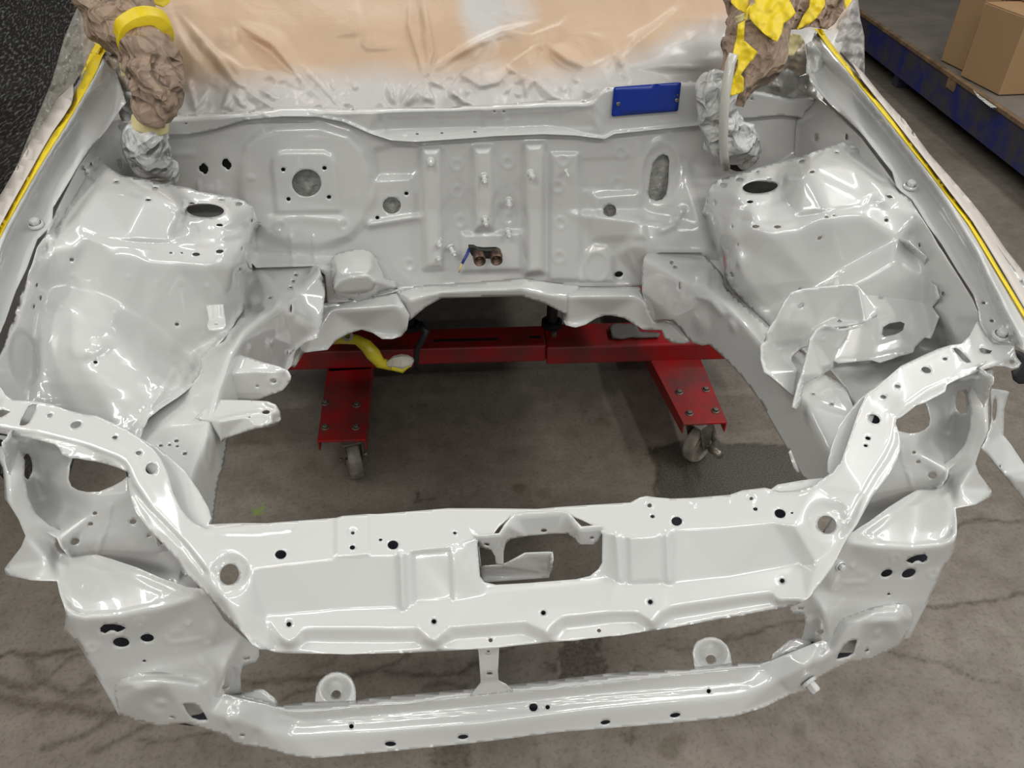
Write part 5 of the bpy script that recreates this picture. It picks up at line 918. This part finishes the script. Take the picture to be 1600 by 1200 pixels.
def tape(pts, y0, y1, parent, mat=YELLOW, seed=0, name='tape_strip'):
    r = np.random.RandomState(seed); pts = c5(pts); ya = min(p[1] for p in pts); yb = max(p[1] for p in pts)
    xa = min(p[0] for p in pts); xb = max(p[0] for p in pts)
    f = [crumple(seed+80, 22, .004, 4), crumple(seed+90, 9, .0012, 3)]
    return sheet(name, pts, [L('Y',y0,[(xa-5,ya-2),(xb+5,ya-2)]),L('Y',y1,[(xa-5,yb+2),(xb+5,yb+2)])], mat, parent, step=3, sigma=0, feats=f, thick=.0008)
tape([(590,60),(640,20),(600,-60),(900,-60),(980,110),(920,170),(880,190),(860,280),(820,350),(740,300),(640,210),(590,150)], 1.43, 1.355, RH, seed=1)
tape([(440,-60),(600,-60),(585,60),(560,110),(500,80),(440,20)], 1.455, 1.415, RH, seed=2)
tape([(495,200),(575,160),(590,80),(610,20),(560,90),(545,340),(560,345),(620,400),(660,430),(620,500),(600,510),(560,570),(520,620),(545,650),(540,765),(430,805),(460,640),(490,560),(500,500),(445,470),(480,340)], 1.385, 1.335, RH, seed=3)
tape([(470,140),(550,110),(570,160),(500,190)], 1.405, 1.395, RH, PYEL, seed=4)
m = MB(); m.tube([at(*p) for p in ((1146,85,'Y',1.335),(1141,100,'Y',1.330),(1137,125,'Y',1.320),(1133,150,'Y',1.315),(1131,185,'Y',1.320),(1130,215,'Y',1.335),(1131,240,'Y',1.355),(1134,262,'Y',1.375))], .0085, 12)
o = m.build('washer_hose', simple('milky_hose',(.58,.57,.52),.3,coat=.4), None, smooth=True); tag(o, 'milky white plastic hose hanging down in front of the right wrapped loom', 'hose')

# masked hinge areas at both ends of the cowl
MP = thing('masked_hinge_area', 'bundle of brown paper, yellow tape and sprayed film right of the thick loom', 'masking paper', tuple(at(1240,150,'Y',1.53)))
rs = np.random.RandomState(7)
def crum(pts, y0, y1, mat, parent, name, seed, scale=None, h=.010, nf=14, thick=.001):
    r = np.random.RandomState(seed); ya = min(p[1] for p in pts); yb = max(p[1] for p in pts); xa = min(p[0] for p in pts); xb = max(p[0] for p in pts)
    f = [crumple(seed, 26, h*.55, 5), crumple(seed+50, 11, h*.16, 3)]
    return sheet(name, pts, [L('Y',y0,[(xa-5,ya-2),(xb+5,ya-2)]),L('Y',y1,[(xa-5,yb+2),(xb+5,yb+2)])], mat, parent, step=3.2, sigma=0, feats=f, thick=thick)
crum(c5([(880,-60),(1440,-60),(1440,20),(1380,80),(1300,200),(1240,245),(1100,220),(1020,240),(900,250),(860,260),(820,200)]), 1.60, 1.545, BROWN, MP, 'paper_wrap', 21)
tape([(1100,-60),(1230,-60),(1215,60),(1150,150),(1090,200),(985,250),(1040,130),(1090,60)], 1.585, 1.53, MP, seed=6)
tape([(1385,-60),(1450,-60),(1445,10),(1395,70),(1385,30)], 1.585, 1.535, MP, seed=8)
crum(c5([(820,280),(1020,290),(1055,360),(1070,500),(1065,610),(1000,640),(900,620),(800,640),(790,500),(800,350)]), 1.53, 1.53, GREYP, MP, 'sprayed_film', 23)
tape([(850,275),(1020,290),(1045,345),(1000,400),(950,480),(880,450),(830,410),(860,330)], 1.515, 1.51, MP, PYEL, seed=9)
crum(c5([(690,590),(800,520),(900,560),(1010,640),(1080,620),(1120,700),(1155,760),(1150,815),(900,815),(640,760),(640,720)]), 1.53, 1.53, creased('clear_grey_film',(.44,.44,.41),.2,.6,(18,45),1.0,.012), MP, 'plastic_film', 25)
crum(c5([(1060,370),(1110,340),(1160,400),(1200,460),(1215,600),(1200,680),(1100,650),(1070,620),(1075,500)]), 1.475, 1.455, creased('sprayed_silver_film',(.50,.51,.49),.3,.4,(20,50),.6,.008), MP, 'sprayed_film', 27)
crum(c5([(640,330),(780,300),(810,400),(790,520),(700,640),(560,760),(560,600),(620,450)]), 1.525, 1.525, GREYP, MP, 'paper_wrap', 29)
ML = thing('masked_hinge_area', 'sprayed paper and yellow tape stuck round the hinge beside the left wrapped loom', 'masking paper', tuple(at(190,150,'Y',1.53)))
c4 = lambda pts: Q(0,0,pts,4)
crum(c4([(600,150),(700,180),(780,230),(840,400),(860,520),(880,640),(900,700),(830,740),(760,700),(740,630),(690,600),(640,600),(630,480),(665,400),(670,330),(620,240)]), 1.55, 1.50, GREYP, ML, 'sprayed_film', 31)
def tape4(pts, y0, y1, mat=YELLOW, seed=0):
    r = np.random.RandomState(seed); return crum(c4(pts), y0, y1, mat, ML, 'tape_strip', seed, h=.004, nf=6, thick=.0008)
tape4([(770,300),(800,330),(830,470),(760,480),(745,400)], 1.50, 1.49, PYEL, 33)
tape4([(870,-40),(1070,-40),(1060,15),(1020,45),(960,25),(880,5)], 1.66, 1.62, YELLOW, 34)
crum(c4([(740,640),(790,570),(860,580),(900,660),(890,700),(830,745),(760,760),(740,700)]), 1.50, 1.49, PALE, ML, 'sprayed_film', 35)
tape4([(610,250),(640,230),(668,330),(640,380),(560,450),(500,490),(520,440),(560,340)], 1.62, 1.53, YELLOW, 36)

# ---- plastic film hanging beside the car
def film_mat(name, col, alpha, sc=9, speck=False):
    m, nt, b = new_mat(name); b.inputs['Base Color'].default_value = (*col, 1); b.inputs['Roughness'].default_value = .22
    n = noise(nt, sc, 5, .6, dist=.8); r = ramp(nt, n.outputs[0], [(.35, (alpha*.55,)*3), (.7, (min(1, alpha*1.5),)*3)]); nt.links.new(r.outputs[0], b.inputs['Alpha'])
    n2 = noise(nt, 16, 3, .5, dist=1.5); bump(nt, b, n2.outputs[0], .8, .01); return m
FILMR = film_mat('hanging_film', (.62,.60,.58), .45)
pf = crum(Q(1300,0,[(40,230),(100,120),(150,40),(190,-40),(215,-40),(235,150),(270,300),(272,640),(250,640),(150,520),(80,440),(20,390),(0,380),(-80,260)],5.333), 1.72, 1.62, FILMR, None, 'plastic_film', 41, h=.02, nf=12, thick=.0004)
tag(pf, 'clear crinkled plastic film hanging right of the right fender', 'plastic film')
CURT, nt, b = new_mat('scratched_dark_film'); n = noise(nt, 1.0, 2)
tc = nt.nodes.new('ShaderNodeTexCoord'); mp = nt.nodes.new('ShaderNodeMapping'); mp.inputs['Scale'].default_value = (1, 24, 110); mp.inputs['Rotation'].default_value = (.55, 0, 0)
nz = nt.nodes.new('ShaderNodeTexNoise'); nz.inputs['Scale'].default_value = 1.6; nz.inputs['Detail'].default_value = 3; nt.links.new(tc.outputs['Object'], mp.inputs['Vector']); nt.links.new(mp.outputs[0], nz.inputs['Vector'])
rr_ = ramp(nt, nz.outputs[0], [(.50, (.034,.032,.029)), (.78, (.34,.34,.33))]); nt.links.new(rr_.outputs[0], b.inputs['Base Color']); b.inputs['Roughness'].default_value = .35; b.inputs['Coat Weight'].default_value = .5
nw = noise(nt, 2.2, 3); bump(nt, b, nw.outputs[0], .5, .06)
V = []; Fs = []; ny_ = 20; nz_ = 22
for i in range(ny_):
    for j in range(nz_): y = 1.55+i*.12; z = .0+j*.09; V.append((-1.28+.03*math.sin(y*5+z*2)+.02*math.sin(z*7+y)+.0*z, y, z))
Fs = [(i*nz_+j, (i+1)*nz_+j, (i+1)*nz_+j+1, i*nz_+j+1) for i in range(ny_-1) for j in range(nz_-1)]
V = np.array(V); k = len(V); Fs = Fs+[tuple(q+k for q in f[::-1]) for f in Fs]
ct = mesh_obj('plastic_curtain', np.vstack([V, V-[.004,0,0]]), Fs, CURT, None, smooth=True); tag(ct, 'dark speckled plastic curtain hanging to the floor left of the car', 'plastic curtain')
FH = film_mat('hazy_oversprayed_film', (.50,.48,.42), .30, 2.5)
hz = crum([(150,-40),(160,30),(150,60),(135,110),(122,120),(95,165),(60,215),(35,270),(25,262),(50,200),(80,130),(100,60),(125,0),(140,-60)], 1.86, 1.42, FH, None, 'plastic_film', 43, h=.012, nf=10, thick=.0004)
tag(hz, 'hazy oversprayed plastic film along the left fender edge', 'plastic film')

# ================================================================ pallet rack with cardboard boxes
RK = thing('low_pallet_rack', 'low storage rack with scuffed blue beam and dusty chipboard deck', 'rack', (4.2, 5.0, 0))
A_, B_ = np.array([2.866,3.546]), np.array([3.09,5.389]); dv = (B_-A_)/np.linalg.norm(B_-A_); nv = np.array([dv[1],-dv[0]])
BEAM = simple('scuffed_blue_paint', (.012,.020,.16), .5, var=(7,(.055,.052,.06),.42)); DECK = simple('dusty_chipboard', (.205,.175,.145), .8, var=(5,(.15,.13,.11))); EDGE = simple('raw_wood', (.27,.175,.095), .75, var=(12,(.13,.08,.045)))
def strip(name, s0, s1, o0, o1, z0, z1, mat, bev=0):
    P = [A_+dv*s0+nv*o0, A_+dv*s1+nv*o0, A_+dv*s1+nv*o1, A_+dv*s0+nv*o1]; m = MB(); m.prism([(p[0],p[1],z0) for p in P], (0,0,z1-z0)); return m.build(name, mat, RK, bev=bev)
strip('beam', -2.2, 5.2, .0, .05, .10, .296, BEAM, .004); strip('beam', -2.2, 5.2, 1.25, 1.3, .10, .296, BEAM, .004)
strip('deck_board', -2.2, 5.2, .02, 1.35, .297, .312, DECK); strip('board_edge', -2.2, 5.2, -.012, .02, .290, .314, EDGE, .003)
strip('beam', 5.1, 5.16, .0, 1.3, .30, .42, BEAM, .004)
for s0 in (-2.1, 1.6, 5.1): strip('upright', s0, s0+.08, .05, .13, 0, .12, BEAM, .004)
for s0, l in ((.75,.10),(4.3,.30)): strip('wood_block', s0, s0+l, -.010, .02, .235, .300, EDGE, .003)
wr = mesh_obj('film_scrap', [at(*p) for p in ((1520,140,'Z',.32),(1532,150,'Z',.32),(1558,168,'Z',.31),(1562,175,'Z',.27),(1557,190,'Z',.22),(1553,190,'Z',.22),(1555,172,'Z',.28),(1548,168,'Z',.312),(1528,152,'Z',.318))], [(0,1,8),(1,2,7),(1,7,8),(2,3,6),(2,6,7),(3,4,5),(3,5,6)], PALE, RK)
def carton(name, corner, sx, sy, h, ang, z0, label, flaps=True, group=None, mk=None):
    t = thing(name, label, 'box', (corner[0], corner[1], z0), group); c, s = math.cos(ang), math.sin(ang); R_ = np.array([[c,-s,0],[s,c,0],[0,0,1]]); o = np.array([corner[0], corner[1], z0])
    m = MB(); m.add(np.array([[x,y,z] for x in (0,sx) for y in (0,sy) for z in (0.0,h-.004)])@R_.T+o, BOXF); bx = m.build('carton_body', CARD, t, bev=.004)
    if flaps:
        for y0, y1, dz in ((.003, sy*.495, .002), (sy*.505, sy-.003, .002)):
            m = MB(); m.add(np.array([[x,y,z] for x in (.003,sx-.003) for y in (y0,y1) for z in (h-.0035,h+dz)])@R_.T+o, BOXF); m.build('flap', CARD, t, bev=.002)
    return t, R_, o
zt = .3175
d1 = math.atan2(dv[1], dv[0])-math.pi/2
carton('cardboard_box', (2.99,3.965), .52, .36, .39, .02, zt, 'plain cardboard box at the front of the rack deck, nearest the camera')
t, R_, o = carton('cardboard_box', (3.05,4.42), .47, .22, .62, .03, zt, 'tall narrow cardboard box with small printed marks behind the front box', flaps=False)
INK = simple('printed_ink', (.05,.035,.02), .8)
for i in range(3):
    for j in range(4):
        mk = MB().box((.10+.022*j, -.0015, .40-.018*i-(.02 if i == 2 else 0)), (.016,.001,.012)); mk.V = [tuple(np.array(v)@R_.T+o) for v in mk.V]; mk.build('printed_mark', INK, t)
mk = MB(); k_ = 12
for k in range(k_+1):
    a = math.pi*k/k_*.62
    for rr in (.155, .160): mk.V += [(.06+rr*math.sin(a), -.0015, .04+rr*math.cos(a)), (.06+rr*math.sin(a), -.0005, .04+rr*math.cos(a))]
for k in range(k_): b_ = k*4; mk.F += [(b_,b_+2,b_+6,b_+4),(b_+1,b_+5,b_+7,b_+3),(b_,b_+4,b_+5,b_+1),(b_+2,b_+3,b_+7,b_+6)]
mk.V = [tuple(np.array(v)@R_.T+o) for v in mk.V]; mk.build('printed_handle_line', INK, t)
carton('cardboard_box', (3.16,4.10), .50, .29, .25, -.12, zt+.395, 'small cardboard box stacked on top of the front box')
